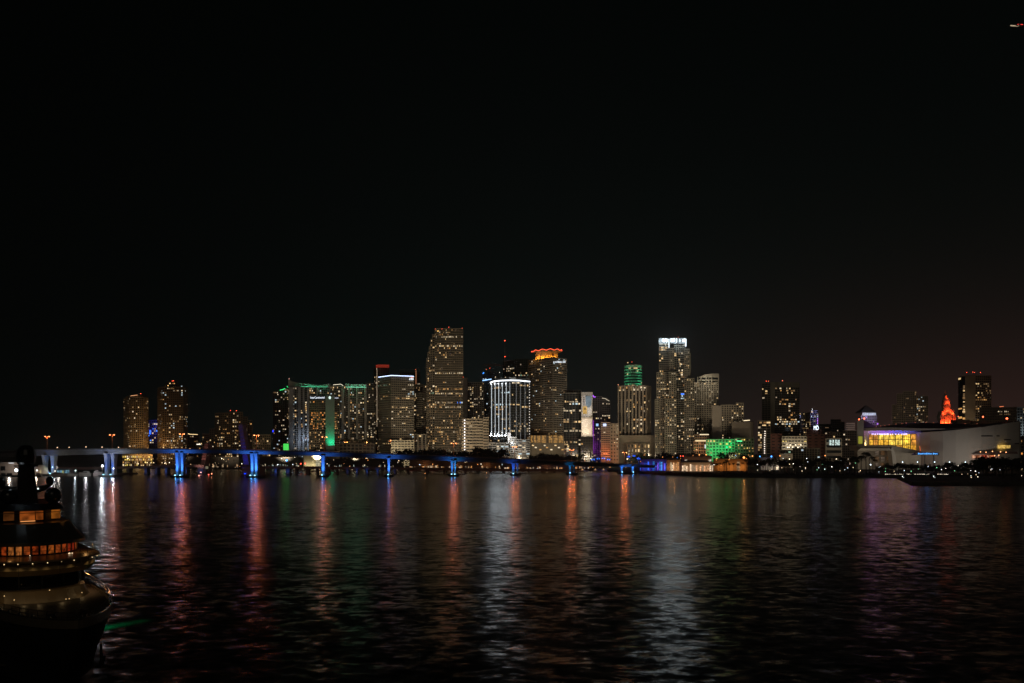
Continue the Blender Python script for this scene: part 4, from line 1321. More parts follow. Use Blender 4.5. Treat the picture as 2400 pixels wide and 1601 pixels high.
for a, c in ((2043, 2045), (2047, 2048.5), (2050, 2053), (2056, 2058), (2060, 2064), (2065, 2070), (2071, 2077), (2078, 2083), (2086, 2088), (2091, 2093), (2098, 2100), (2105, 2107), (2113, 2115), (2117, 2121), (2122, 2126)):
    sg.box(X(a, 924), X(c, 924), 923.6, 924.2, Z(1019, 924), Z(1016.6 - rng.random(), 924))
sg.build('donor_sign', emit((.75, .6, 1), 1.7), A)
for px, c, pw in ((2046, (.75, .45, 1), 700), (2060, (.55, .2, 1), 1100), (2076, (.4, .12, 1), 1400), (2092, (.3, .1, 1), 1300), (2108, (.12, .12, 1), 1500), (2122, (.08, .12, 1), 1300), (2138, (.12, .12, 1), 500)):
    lamp('POINT', (X(px, 922), 922, Z(1013, 922)), pw, c, A, .4)
lamp('POINT', (X(2030, 916), 914, Z(1040, 914)), 2200, (1, .8, .35), A, .6)
lamp('AREA', (X(2085, 905), 906, Z(1014, 905)), 800, (.62, .05, .7), A, aim=(X(2085, 700), 690, 0), size=(50, 4))
# podium with sloping top and leaning end
def facing_poly(pts, Y, th):
    mb = MB()
    n = len(pts)
    vs = [(X(p, Y), Y, Z(q, Y)) for p, q in pts] + [(X(p, Y), Y + th, Z(q, Y)) for p, q in pts]
    return mb.add(vs, [tuple(range(n)), tuple(range(2 * n - 1, n - 1, -1))] + [(i, n + i, n + (i + 1) % n, (i + 1) % n) for i in range(n)])


facing_poly([(2010, 1052), (2010, 1044), (2094, 1044), (2126, 1051), (2158, 1057), (2158, 1100), (2100, 1100), (2088, 1056), (2012, 1056)], 893, 22).build('podium', WH2, A)
facing_poly([(2010, 1100), (2010, 1056), (2090, 1056), (2102, 1100)], 905, 8).build('podium_wall', wallmat((.32, .28, .22)), A)
facing_poly([(2010, 1056.2), (2017, 1050.4), (2086, 1050.4), (2089, 1056.2)], 889, 4.5).build('canopy', WH2, A)
pg = MB()
for i in range(3):
    for j in range(3):
        px0, py0 = 2050 + i * 14, 1056.5 + j * 14.5
        MB().box(X(px0, 904), X(px0 + 9, 904), 903.8, 904.4, Z(py0 + 10, 904), Z(py0, 904)).build('window', emit((1, .45, .15) if (i + j) % 2 else (1, .7, .5), .11, vary=.8, scale=.7), A)
        for q in range(4):
            pg.box(X(px0 + 3 * q, 904) - .16, X(px0 + 3 * q, 904) + .16, 903.3, 904, Z(py0 + 10, 904), Z(py0, 904))
        pg.box(X(px0, 904), X(px0 + 9, 904), 903.4, 903.9, Z(py0 + 5.4, 904), Z(py0 + 4.6, 904))
pg.build('window_grille', wallmat((.3, .27, .22)), A)
facing_poly([(2088, 1052), (2092, 1048), (2098, 1060), (2104, 1102), (2094, 1102), (2091, 1070)], 889, 10).build('leaning_fin', wallmat((.66, .6, .5), .7, .08), A)
# name sign on its canopy
cp = MB()
cp.box(X(2150, 872), X(2202, 872), 872, 884, Z(1066.6, 872), Z(1064.8, 872))
cp.add([(X(2143, 872), 876, Z(1067, 872)), (X(2150, 872), 872, Z(1066.6, 872)), (X(2150, 872), 884, Z(1066.6, 872)), (X(2143, 872), 880, Z(1067, 872)), (X(2150, 872), 878, Z(1061, 872))], [(0, 1, 4), (1, 2, 4), (2, 3, 4), (3, 0, 4), (3, 2, 1, 0)])
cp.add([(X(2207, 872), 876, Z(1067, 872)), (X(2202, 872), 872, Z(1066.6, 872)), (X(2202, 872), 884, Z(1066.6, 872)), (X(2207, 872), 880, Z(1067, 872)), (X(2202, 872), 878, Z(1061, 872))], [(0, 4, 1), (1, 4, 2), (2, 4, 3), (3, 4, 0), (0, 1, 2, 3)])
cp.box(X(2150, 872), X(2202, 872), 872.6, 873.4, Z(1066.6, 872), Z(1060, 872))
cp.build('sign_canopy', plain('canopy_navy', (.01, .03, .1), .5), A)
text('name_sign', 'AmericanAirlines Arena', (X(2174.5, 872), 872.3, Z(1064, 872)), 3.6, emit((.10, .42, 1.0), 2.6), A, 0, shear=.25, width=X(2198, 872) - X(2151, 872))
lamp('POINT', (X(2174, 868), 868.5, Z(1060.5, 868)), 240, (.05, .3, 1), A, .4)
ps = MB()
for px in (2167.5, 2188.5):
    ps.tube([(X(px, 876), 876, 1.4), (X(px, 876), 876, Z(1066.7, 876))], .55, 8)
ps.build('canopy_post', plain('dark_post', (.05, .045, .04), .6), A)
strip(A, 'neon_line', [(2155.5, 1046, 914), (2157, 1056, 912), (2158, 1062, 890)], .3, emit((1, .18, .05), 1.0))
# right-hand details
for a, c, t in ((2300, 2343, 1020.5), (2354, 2369, 1029.5), (2378, 2388.5, 1038.5)):
    sheet([(a, lerp2(WY, a) - .3, t), ((a + c) / 2, lerp2(WY, (a + c) / 2) - .3, t), (c, lerp2(WY, c) - .3, t)], t + 2.6, 4, plain('dark_opening', (.012, .01, .01), .6), 'slot', A)
for a, c, bright in ((2338, 2347, .7), (2347, 2354, .9), (2354, 2366, .45)):
    MB().box(X(a, 899), X(c - .4, 899), 897, 904, Z(1051, 899), Z(1043.5, 899)).build('window', emit((1, .62, .14), bright, vary=.6), A)
facing_poly([(2280, 1064), (2296, 1058), (2384, 1058), (2386, 1064)], 886, 10).build('terrace_roof', wallmat((.1, .06, .05)), A)
for i in range(13):
    a = 2283 + i * 4.6
    MB().box(X(a, 884), X(a + 3.9, 886), 886.4, 887, Z(1075, 884), Z(1067.5, 884)).build('window', emit(rng.choice([(1, .12, .05), (1, .28, .1), (1, .5, .3)]), rng.uniform(.25, .75), vary=.9, scale=.5), A)
lm = MB()
for px, py in ((2298, 1059), (2311, 1060), (2326, 1058), (2345, 1059), (2358, 1060), (2341, 1067), (2331, 1068)):
    lm.ball((X(px, 877), 877, Z(py, 877)), .55, 8)
lm.build('terrace_lamp', emit((1, .4, .15), 3.5), A)
# roof edge lamps and warning lights
for px, py in ((2064, 998.6), (2074, 997.4), (2084, 996), (2100, 994), (2114, 992.5), (2124, 991.6), (2145, 990.2), (2170, 990.4), (2188, 990.6), (2213, 991.2), (2230, 992), (2262, 993), (2290, 992.8), (2053, 1000.5)):
    beacon(A, px, py, 930, (1, .22, .12), 1.5, .45)
for px, py, r in ((2013.5, 983, 1.2), (2025.5, 981, 1.2), (2304, 977, 1.2), (2360, 981, 1.5), (2246, 976, .6)):
    beacon(A, px, py, 925, (1, .13, .05), 9, r)
rb = MB()
rb.box(X(2244, 960), X(2274, 960), 960, 975, Z(993, 960), Z(984, 960))
rb.box(X(2279, 962), X(2318, 962), 962, 975, Z(993, 962), Z(986, 962))
rb.build('roof_plant', wallmat((.3, .25, .2)), A)
FLOOD = []
for px in (2115, 2150, 2190, 2225, 2262, 2300, 2340, 2375):
    FLOOD.append((px, 850))

# ---------------------------------------------------------------- high bridge
def lerp_table(tab, x, k):
    for a, c in zip(tab[:-1], tab[1:]):
        if x <= c[0]:
            t = (x - a[0]) / (c[0] - a[0])
            return a[k] + (c[k] - a[k]) * t
    return tab[-1][k]


# px, distance, deck top py, girder bottom py
BT = [(-120, 850, 1058, 1074), (0, 825, 1055.5, 1071), (100, 790, 1053, 1068.5), (254, 748, 1051, 1063.5), (419, 726, 1051, 1062), (590, 722, 1054, 1064), (755, 736, 1058, 1069), (910, 750, 1063, 1075.5),
      (1062, 765, 1068.5, 1081), (1206, 785, 1074.5, 1087), (1341, 812, 1081, 1092), (1470, 850, 1087, 1095), (1535, 880, 1090.5, 1097)]


def cub(x, k):
    # smooth the table a little
    return sum(lerp_table(BT, x + d, k) * w_ for d, w_ in ((-60, .25), (0, .5), (60, .25))) if -60 < x < 1480 else lerp_table(BT, x, k)


BR = thing('road_bridge', 'high curved concrete road bridge with blue floodlit piers crossing the whole bay', 'bridge', (X(700, 730), 735, 0))
GIRD = wallmat((.17, .17, .175), .8, .2, .1)
secs = []
for i in range(91):
    px = -120 + 1655 * i / 90
    Yc = cub(px, 1)
    zt, zb = Z(cub(px, 2), Yc), Z(cub(px, 3), Yc)
    secs.append((X(px, Yc), Yc, zt, zb))
prof = lambda zt, zb: [(0, zt - .1), (0, zt - 1.0), (.35, zt - 1.1), (.5, zt - 1.55), (2.4, zt - 1.9), (3.6, zb), (10.4, zb), (11.6, zt - 1.9), (13.5, zt - 1.55), (14, zt - 1.0), (14, zt - .1), (13.6, zt - .1), (13.6, zt - 1.0), (.4, zt - 1.0), (.4, zt - .1)]
mb = MB()
np_ = 15
vs, fs = [], []
for (x, y, zt, zb) in secs:
    vs += [(x, y + d, z) for d, z in prof(zt, zb)]
for i in range(len(secs) - 1):
    for k in range(np_):
        k2 = (k + 1) % np_
        fs.append((i * np_ + k, (i + 1) * np_ + k, (i + 1) * np_ + k2, i * np_ + k2))
mb.add(vs, fs)
mb.build('deck_girder', GIRD, BR)
rl = MB()
rl.tube([(x, y + .2, zt + .25) for (x, y, zt, zb) in secs], .09, 4)
rl.build('handrail', STEEL, BR)
BLUE = (.014, .20, 1.0)
BLUEFIX = emit((.35, .8, 1.0), 3.5)
PIERM = wallmat((.34, .34, .35), .75, .12, .2)
# pier legs: (px of leg centre, foot half width in px, brightness, colour)
PIERS = [
    [(98, 4.2, .12, (.4, .5, .8)), (118, 5.2, 1.0, BLUE)],
    [(243.5, 4.2, .55, (.12, .2, .8)), (260, 5.0, 1.0, BLUE)],
    [(411, 4.0, 1.2, BLUE), (423, 4.0, 1.2, BLUE)],
    [(587.5, 4.0, 1.2, BLUE), (597.5, 4.2, 1.2, BLUE)],
    [(755, 5.0, 1.2, BLUE)],
    [(910, 3.8, 1.0, BLUE)],
    [(1058.5, 3.2, .8, BLUE), (1066, 2.6, .6, (.0, .5, .7))],
    [(1203, 4.6, .55, (.004, .08, 1.0)), (1213, 3.0, .0, BLUE)],
    [(1336, 3.0, .5, (.0, .35, 1.0)), (1346, 3.6, .0, BLUE)],
    [(1458, 3.2, .6, BLUE), (1484, 3.0, .7, BLUE)],
]
for legs in PIERS:
    pxm = sum(l[0] for l in legs) / len(legs)
    Yp = cub(pxm, 1)
    zb = Z(cub(pxm, 3), Yp)
    x0, x1 = X(legs[0][0] - 8, Yp), X(legs[-1][0] + 8, Yp)
    cap = MB().box(x0, x1, Yp - 3.5, Yp + 13, -3, 1.1)
    cap.box(x0 - .5, x1 + .5, Yp - 4, Yp + 13.5, 1.1, 1.6)
    pr = cap.build('pier', wallmat((.07, .07, .07), .85), BR)
    for px, hw, br, colr in legs:
        lg = MB()
        cx_, w0 = X(px, Yp), hw / FPX * Yp * .74
        n = 12
        ring_ = []
        for i in range(n + 1):
            t = i / n
            fl_ = w0 * (1 + .5 * max(0, (t - .4) / .6) ** 2.2)
            dp = 1.6 * (1 + .6 * max(0, (t - .35) / .65) ** 2.0)
            z = 1.6 + (zb + .6 - 1.6) * t
            c = .35
            for (ux, uy) in ((-1, -1 + c), (-1 + c * .6, -1), (1 - c * .6, -1), (1, -1 + c), (1, 1), (-1, 1)):
                ring_.append((cx_ + ux * fl_, Yp + 6 + uy * dp * 1.6, z))
        fs = [(i * 6 + k, i * 6 + (k + 1) % 6, (i + 1) * 6 + (k + 1) % 6, (i + 1) * 6 + k) for i in range(n) for k in range(6)]
        lg.add(ring_, fs)
        lg.build('leg', PIERM, pr)
        if br > 0:
            fx = MB().box(cx_ - .5, cx_ + .5, Yp - 1.2, Yp - .4, 1.6, 2.3)
            fo = fx.build('uplight', BLUEFIX, pr)
            lamp('SPOT', (cx_, Yp - .2, 2.5), 4.4e3 * br, colr, fo, .3, aim=(cx_, Yp + 2.6, 16), angle=80, blend=.9)
            lamp('POINT', (cx_, Yp + .8, 2.8), 150 * br, (.06, .42, 1.0), fo, .25)
            if br > .5:
                lamp('SPOT', (cx_, Yp - 3.0, 2.5), 1.8e4 * br * (1 if 300 < px < 1000 else .25), (.05, .22, 1.0), fo, .4, aim=(cx_ , Yp + 1.0, zb), angle=125, blend=1.0)
# double-headed lamps on the bridge
SOD = (1.0, .21, .05)


def bridge_lamp(label, px, head_py, heads=2, col=SOD, pw=1.0):
    Yp = cub(px, 1) if px < 1490 else 900
    z0 = Z(cub(px, 2), Yp) - .2
    zt = Z(head_py, Yp)
    t = thing('street_lamp', label, 'street lamp', (X(px, Yp), Yp + 7, z0), 0, 'double-headed lamps along the high bridge')
    x, y = X(px, Yp), Yp + 7
    mb = MB().tube([(x, y, z0), (x, y, zt - .4)], [.24, .14], 8)
    mb.box(x - .35, x + .35, y - .35, y + .35, z0, z0 + .6)
    mb.build('pole', plain('lamp_post', (.4, .34, .28), .5, .2), t)
    for s in ((-1, 1) if heads == 2 else (0.4,)):
        MB().tube([(x, y, zt - .6), (x + s * .9, y, zt + .1), (x + s * 1.6, y, zt + .15)], .08, 6).build('arm', plain('lamp_post', (.4, .34, .28), .5, .2), t)
        h = MB().lathe([(.12, zt + .42), (.5, zt + .3), (.62, zt + .05), (.5, zt + .0)], x + s * 1.9, y, 10).build('lamp_head', plain('lamp_post', (.3, .25, .2), .5), t)
        MB().ball((x + s * 1.9, y, zt - .25), .8, 8, 0, .7).build('lens', emit((1, .36, .13), 2.4), h)
        lamp('POINT', (x + s * 1.9, y - .1, zt - .75), 4.6e3 * pw, SOD, h, .5)


BL = [(101, 1022, 2, .7, 'above the leftmost grey and blue pier'), (254, 1018, 2, .7, 'above the pier next to the bright white dock light'), (419, 1016, 2, 1.0, 'in front of the tall stepped-crown tower'),
      (595, 1019, 2, 1.1, 'beside the raised blue bridge leaf'), (756, 1023, 2, .8, 'against the green slab hotel'), (911, 1031, 1, .5, 'at the foot of the bank tower'), (1062, 1038, 2, .8, 'below the tallest tower'),
      (1206, 1046, 2, .75, 'below the white-finned tower'), (1341, 1053, 2, .9, 'below the dark finned glass tower'), (1466, 1060, 2, .95, 'at the low right end by the blue-lit pavilions')]
for px, py, hd, pw, tx_ in BL:
    bridge_lamp(('double-headed' if hd == 2 else 'single-headed') + ' orange bridge lamp ' + tx_, px, py, hd, pw=pw)
SL = thing('street_lamp', '', 'street lamp')
bpy.data.objects.remove(SL)
for px, py, tx_ in ((36, 1050.5, 'left of the yacht mast'), (118, 1049, 'right of the leftmost double lamp'), (146, 1048.5, 'midway between the two leftmost double lamps'), (186, 1047.5, 'left of the second double lamp, dimmest'), (224, 1048, 'close left of the second double lamp'),
                    (263, 1048.5, 'close right of the second double lamp'), (290, 1046, 'below the round-shouldered tower')):
    Yp = cub(px, 1)
    z0 = Z(cub(px, 2), Yp) - .2
    t = thing('parapet_lamp', 'small warm lamp standing behind the bridge parapet ' + tx_, 'lamp', (X(px, Yp), Yp + 12, z0), 0, 'small lamps on the far parapet')
    zt = Z(py, Yp + 12)
    MB().tube([(X(px, Yp), Yp + 12, z0), (X(px, Yp), Yp + 12, zt)], .08, 5).build('pole', BLACKM, t)
    MB().ball((X(px, Yp), Yp + 12, zt), .42, 8).build('globe', emit((1, .66, .4), 2.6), t)

# ---------------------------------------------------------------- old low bridge with its raised leaves
OLD = wallmat((.17, .15, .15), .85, .3, .1)


def low_bridge(label, pts, piers, seed):
    t = thing('low_bridge', label, 'bridge', (X(pts[0][0], pts[0][1]), pts[0][1] + 6, 0))
    mb = MB()
    for (p0, y0, t0), (p1, y1, t1) in zip(pts[:-1], pts[1:]):
        vs = []
        for (p, y, tt) in ((p0, y0, t0), (p1, y1, t1)):
            z = Z(tt, y)
            vs += [(X(p, y), y, z - 2.6), (X(p, y), y, z), (X(p, y), y + 12, z), (X(p, y), y + 12, z - 2.6)]
        mb.add(vs, [(0, 4, 5, 1), (1, 5, 6, 2), (2, 6, 7, 3), (3, 7, 4, 0), (0, 1, 2, 3), (7, 6, 5, 4)])
    mb.build('deck', OLD, t)
    for px, hw, bl in piers:
        y = lerp_table(pts, px, 1) + 2
        z = Z(lerp_table(pts, px, 2), y) - 2.7
        w_ = hw / FPX * y
        pm_ = MB().box(X(px, y) - w_, X(px, y) + w_, y, y + 8, -3, z)
        pm_.box(X(px, y) - w_ * 1.3, X(px, y) + w_ * 1.3, y - .5, y + 8.5, -3, .8)
        po = pm_.build('pier', wallmat((.16, .17, .19), .85), t)
        if bl > 0:
            lamp('SPOT', (X(px, y) + .3, y - 4, 2.0), 420 * bl, (.05, .22, 1), po, .4, aim=(X(px, y), y + 2, 5), angle=120, blend=1)
    return t


lb1 = low_bridge('low dark bridge on short piers left of the raised pink leaf', [(125, 840, 1096), (250, 838, 1094), (400, 836, 1090), (478, 835, 1089.5)],
                 [(300, 3, 0), (341, 3.2, .5), (366, 2.2, .4), (389, 2.4, 1.0), (435, 2.4, .8), (470, 7, .5)], 1)
lb2 = low_bridge('low dark bridge on many short piers right of the raised blue leaf', [(612, 836, 1092.5), (900, 850, 1095), (1150, 880, 1098), (1350, 915, 1101)],
                 [(646, 2.6, 1.2), (674, 4.2, .6), (694, 2, 0), (720, 3.6, 0), (742, 1.6, 0), (767, 4, 0), (789, 1.6, 0), (814, 2.4, .3), (836, 1.8, .8), (860, 2, .8), (885, 1.8, .8), (925, 2.4, .2), (955, 1.8, 0), (1000, 2.4, 0), (1040, 2, 0),
                  (1090, 2.4, 0), (1120, 2, 0), (1150, 2, 0), (1180, 2.4, 0), (1240, 2, 0), (1270, 2, 0), (1300, 2.4, 0)], 2)


def leaf(name, label, foot, top, wd, Y, col, lampc, pw, pier_px):
    t = thing(name, label, 'bridge leaf', (X(foot[0], Y), Y + 5, 0))
    a, c = Vector((X(foot[0], Y), 0, Z(foot[1], Y))), Vector((X(top[0], Y), 0, Z(top[1], Y)))
    d = (c - a).normalized()
    n_ = Vector((d.z, 0, -d.x))
    wa, wb = wd[0] / FPX * Y / 2, wd[1] / FPX * Y / 2
    q = [a - n_ * wa, a + n_ * wa, c + n_ * wb, c - n_ * wb]
    mb = MB()
    vs = [(p.x, Y, p.z) for p in q] + [(p.x, Y + 11, p.z) for p in q]
    mb.add(vs, [(0, 1, 2, 3), (7, 6, 5, 4), (0, 4, 5, 1), (1, 5, 6, 2), (2, 6, 7, 3), (3, 7, 4, 0)])
    L = (c - a).length
    k = 0
    while k * 3.2 < L - 2:
        p0, p1 = a + d * (k * 3.2 + .5), a + d * (k * 3.2 + 1.2)
        w0 = wa + (wb - wa) * (k * 3.2 / L) - .25
        s = [p0 - n_ * w0, p0 + n_ * w0, p1 + n_ * w0, p1 - n_ * w0]
        mb.add([(p.x, Y - .45, p.z) for p in s] + [(p.x, Y + .1, p.z) for p in s], [(0, 1, 2, 3), (0, 4, 5, 1), (1, 5, 6, 2), (2, 6, 7, 3), (3, 7, 4, 0)])
        k += 1
    mb.build('leaf_truss', wallmat(col, .7, .15, .2), t)
    pb = MB().box(X(pier_px[0], Y), X(pier_px[1], Y), Y - 4, Y + 14, -3, Z(foot[1] + 2, Y))
    pb.box(X(pier_px[0] - 1.5, Y), X(pier_px[1] + 1.5, Y), Y - 5.5, Y + 15, -3, 1.5)
    pb.build('pier', wallmat((.15, .15, .17), .85), t)
    if pw:
        fx = MB().box(X(foot[0], Y) - .6, X(foot[0], Y) + .6, Y - 5.4, Y - 4.6, 1.5, 2.2).build('uplight', emit(lampc, 3), t)
        lamp('SPOT', (X(foot[0] - 2, Y), Y - 16, 3), pw, lampc, fx, .5, aim=(a.x * .5 + c.x * .5, Y, a.z * .45 + c.z * .55), angle=85, blend=1)
    return t


leaf('bridge_leaf', 'tall raised bridge leaf glowing deep blue behind the fourth pier', (578, 1092), (563, 995), (12, 9), 790, (.16, .17, .22), (.0, .05, 1), 1.6e4, (570, 611))
leaf('bridge_leaf', 'shorter raised bridge leaf tinted dull pink, leaning right over the dark channel', (475, 1090), (484, 1040), (10, 8), 842, (.36, .24, .23), (1, .42, .34), 6e3, (474, 486))
panel(lb1, 'control_box', 482, 488, 1093, 1099, 836, emit((.55, .5, .32), .28))

# ---------------------------------------------------------------- fill lights added to brighten the city fronts, and the arena lamps
def flood(label, px, Y, z=14, pw=2.4e5, col=(1, .84, .6), up=.55, head=emit((1, .8, .5), 6), ang=100, r=.55):
    t = thing('floodlight_mast', label, 'floodlight', (X(px, Y), Y, 1.4), 0, 'floodlights along the waterfront')
    x = X(px, Y)
    MB().tube([(x, Y, 1.4), (x, Y, z)], [.16, .1], 6).build('pole', BLACKM, t)
    hd = MB().box(x - .7, x + .7, Y - .3, Y + .3, z, z + .9).build('lamp_head', BLACKM, t)
    MB().ball((x, Y - .35, z + .45), r, 8).build('lens', head, t)
    lamp('SPOT', (x, Y + .6, z + .5), pw, col, t, 1.2, aim=(x, Y + 100, z + 100 * up), angle=ang, blend=1.0)


FPOS = [(300, 1140, .2, 'below the round-shouldered tower'), (420, 1132, .10, 'below the stepped-crown tower'), (520, 1110, .35, 'by the wide dark block'), (660, 1104, .8, 'left of the concave towers'), (740, 1098, .7, 'below the hotel sign'), (830, 1092, 1.0, 'below the roof garden'),
        (930, 1160, 1.0, 'below the bank tower'), (1010, 1162, 1.2, 'left of the tallest tower foot'), (1075, 1160, 1.1, 'right of the tallest tower foot'), (1140, 1158, .7, 'by the banded block'), (1220, 1150, .8, 'by the white-finned tower'), (1300, 1150, .9, 'below the neon-roofed tower'), (1385, 1146, .8, 'below the mural'),
        (1470, 1010, 1.8, 'below the green drum'), (1560, 1100, 2.0, 'below the white-crowned tower'), (1640, 1100, 2.0, 'below the rounded pavilion'), (1720, 1000, 1.0, 'by the green-floodlit building'), (1850, 1000, .8, 'by the white-fronted building'), (1960, 1010, .8, 'left of the arena'), (2075, 1090, .9, 'behind the left end of the arena'), (2115, 1450, 3.0, 'behind the middle of the arena'), (2275, 1332, 0.9, 'behind the right end of the arena')]
for px, Y, pw, tx_ in FPOS:
    flood('floodlight on a thin dark mast ' + tx_, px, Y, pw=1.15e5 * pw, col=(1, .8, .54))
for px, Y in FLOOD:
    flood('cool white lamp on a post before the arena wall, ' + {2115: 'farthest left of its row', 2150: 'left of the blue name sign', 2190: 'under the name sign end', 2225: 'right of the blue name sign', 2262: 'under the blank wall', 2300: 'left under the red terrace', 2340: 'middle under the red terrace', 2375: 'farthest right of its row'}[px],
          px, Y, z=12, pw=3.4e3 if px < 2160 else 4.2e3, col=(1, .90, .80), up=.25, head=emit((.7, .9, 1), 5), ang=150, r=.5)
flood('cool white lamp on a post at the left end of the arena podium', 2040, 870, z=9, pw=6e3, col=(1, .85, .65), up=.3, head=emit((.8, .95, 1), 6), ang=150)

# ---------------------------------------------------------------- trees and palms
LEAF = plain('foliage', (.022, .032, .016), .7)
BARK = plain('bark', (.09, .07, .05), .9)
FROND = plain('palm_frond', (.05, .065, .03), .55)


def tree_proto(seed, h=11.0):
    rng = random.Random(seed)
    t = thing('tree', 'tree', 'tree')
    tr = MB().tube([(0, 0, 0), (.15, 0, h * .25), (.3, .1, h * .45)], [.38, .28, .18], 7)
    for i in range(6):
        a = rng.uniform(0, 6.28)
        tr.tube([(.2, .05, h * rng.uniform(.25, .42)), (1.6 * math.cos(a), 1.6 * math.sin(a), h * .6), (2.8 * math.cos(a), 2.8 * math.sin(a), h * .78)], [.16, .1, .04], 5)
    tr.build('trunk', BARK, t)
    cr_ = MB()
    cl = []
    for i in range(15):
        a, rr = rng.uniform(0, 6.28), rng.uniform(.4, 1) * h * .34
        cl.append((rr * math.cos(a), rr * math.sin(a), h * rng.uniform(.46, .9), h * rng.uniform(.11, .19)))
    for i in range(1100):
        c = rng.choice(cl)
        d = Vector((rng.gauss(0, 1), rng.gauss(0, 1), rng.gauss(0, .75)))
        d = d.normalized() * c[3] * rng.uniform(.5, 1.15)
        p = Vector(c[:3]) + d
        s = rng.uniform(.22, .5)
        u = Vector((rng.gauss(0, 1), rng.gauss(0, 1), rng.gauss(0, .6))).normalized()
        v = u.cross(Vector((rng.gauss(0, 1), rng.gauss(0, 1), rng.gauss(0, 1)))).normalized()
        cr_.add([p - u * s, p - v * s * .6, p + u * s, p + v * s * .6], [(0, 1, 2, 3)])
    cr_.build('crown', LEAF, t)
    return t


def palm_proto(seed, h=10.0):
    rng = random.Random(seed)
    t = thing('palm_tree', 'palm', 'palm tree')
    lean = rng.uniform(-.6, .6)
    MB().tube([(0, 0, 0), (lean * .3, 0, h * .35), (lean * .7, 0, h * .7), (lean, 0, h)], [.3, .22, .19, .17], 7).build('trunk', BARK, t)
    c = MB()
    nf = 17
    for i in range(nf):
        a = 2 * math.pi * i / nf + rng.uniform(-.15, .15)
        L = rng.uniform(2.3, 3.2)
        up = rng.uniform(.1, 1.0)
        pts = []
        for k in range(7):
            s = k / 6
            r_ = L * (s - .18 * s * s)
            pts.append(Vector((lean + r_ * math.cos(a), r_ * math.sin(a), h + up * 1.5 * s - (1.5 + (1 - up) * 1.3) * s * s * 1.3)))
        sd = Vector((-math.sin(a), math.cos(a), 0))
        for k in range(6):
            for q in range(2):
                p0 = pts[k] + (pts[k + 1] - pts[k]) * q * .5
                dr = (pts[k + 1] - pts[k]).normalized()
                ll = .75 * math.sin(math.pi * min(1, (k + .6 + q * .5) / 6.6)) + .12
                for s_ in (-1, 1):
                    tip = p0 + sd * s_ * ll + dr * ll * .7 - Vector((0, 0, ll * .45))
                    c.add([p0, p0 + dr * .2, tip], [(0, 1, 2)])
        c.tube([pts[0], pts[3], pts[6]], [.06, .04, .02], 4)
    c.build('crown', FROND, t)
    return t


TREES = [tree_proto(1), tree_proto(2, 12.5), tree_proto(3, 9.5)]
PALMS = [palm_proto(5), palm_proto(6, 11.5), palm_proto(7, 8.5)]
index_children()
USED = set()


def place(protos, rng, px, Y, h, label, group, z=1.4):
    p = rng.choice(protos)
    base_h = {TREES[0]: 11, TREES[1]: 12.5, TREES[2]: 9.5, PALMS[0]: 11.5, PALMS[1]: 13, PALMS[2]: 10}[p] * .92
    if p not in USED:
        o = p
        USED.add(p)
    else:
        o = copy_tree(p)
    o.location = (X(px, Y), Y, z)
    o.rotation_euler = (0, 0, rng.uniform(0, 6.28))
    k = h / base_h
    o.scale = (k * rng.uniform(.85, 1.15), k * rng.uniform(.85, 1.15), k)
    o['label'] = label
    o['group'] = group
    return o


rng = random.Random(77)
# trees whose tops show above the bridge before the bank tower and the tallest tower
for i in range(26):
    px = 937 + i * 9.6 + rng.uniform(-4, 4)
    if 1180 < px:
        continue
    place(TREES, rng, px, rng.uniform(1105, 1150), rng.uniform(20, 27), 'tall dark tree with its crown showing over the bridge before the tallest tower', 'tall trees behind the bridge')
for i in range(14):
    place(TREES, rng, 1240 + i * 8.6 + rng.uniform(-4, 4), rng.uniform(1100, 1140), rng.uniform(14, 19), 'dark tree behind the bridge at the foot of the neon-roofed tower', 'trees before the neon-roofed tower')
for i in range(9):
    place(TREES, rng, 802 + i * 8.2 + rng.uniform(-2, 2), rng.uniform(1196, 1200), rng.uniform(5, 8), 'small dark tree in the lamp-lit roof garden beside the green slab', 'roof garden trees', Z(1040, 1196) - .5)
for i in range(22):
    px = 1480 + i * 8.2 + rng.uniform(-4, 4)
    place(TREES, rng, px, rng.uniform(1020, 1090), rng.uniform(13, 20), 'dark tree between the blue pavilions and the white-crowned tower', 'trees behind the pavilions')
for i in range(12):
    place(TREES, rng, 1690 + i * 7.5 + rng.uniform(-3, 3), rng.uniform(1000, 1060), rng.uniform(14, 21) if i < 8 else 12, 'dark rounded tree before the green-floodlit building', 'trees before the green-floodlit building')
for i in range(12):
    place(PALMS, rng, 1500 + i * 17 + rng.uniform(-5, 5), rng.uniform(905, 945), rng.uniform(9, 13), 'dark palm beside the orange-lit waterfront pavilions', 'palms at the pavilions')
for i in range(16):
    place(PALMS, rng, 1668 + i * 7.2 + rng.uniform(-3, 3), rng.uniform(840, 900), rng.uniform(9, 14), 'palm standing out against the orange-lit waterfront wall', 'palms by the orange wall')
for i in range(26):
    place(PALMS if rng.random() < .6 else TREES, rng, 1785 + i * 8.4 + rng.uniform(-4, 4), rng.uniform(800, 880), rng.uniform(10, 16), 'dark leafy tree in the lamp-dotted grove left of the arena', 'waterfront grove left of the arena')
for px, h in ((2018, 21), (2030, 24), (2038, 22), (2046, 19), (2003, 20), (1995, 17), (2052, 16), (2010, 15)):
    place(PALMS, rng, px, rng.uniform(795, 815), h * .92, 'tall palm in the clump before the arena podium', 'tall palms before the podium')
for i in range(30):
    place(TREES, rng, 2062 + i * 8.4 + rng.uniform(-4, 4), rng.uniform(806, 846), rng.uniform(6.5, 10.5), 'small round dark tree in the row along the arena front', 'small trees along the arena front')
for i in range(20):
    place(TREES if i % 3 else PALMS, rng, 2285 + i * 6.4 + rng.uniform(-4, 4), rng.uniform(660, 760), rng.uniform(12, 17), 'dark park tree in front of the right end of the arena', 'park trees at the right edge')
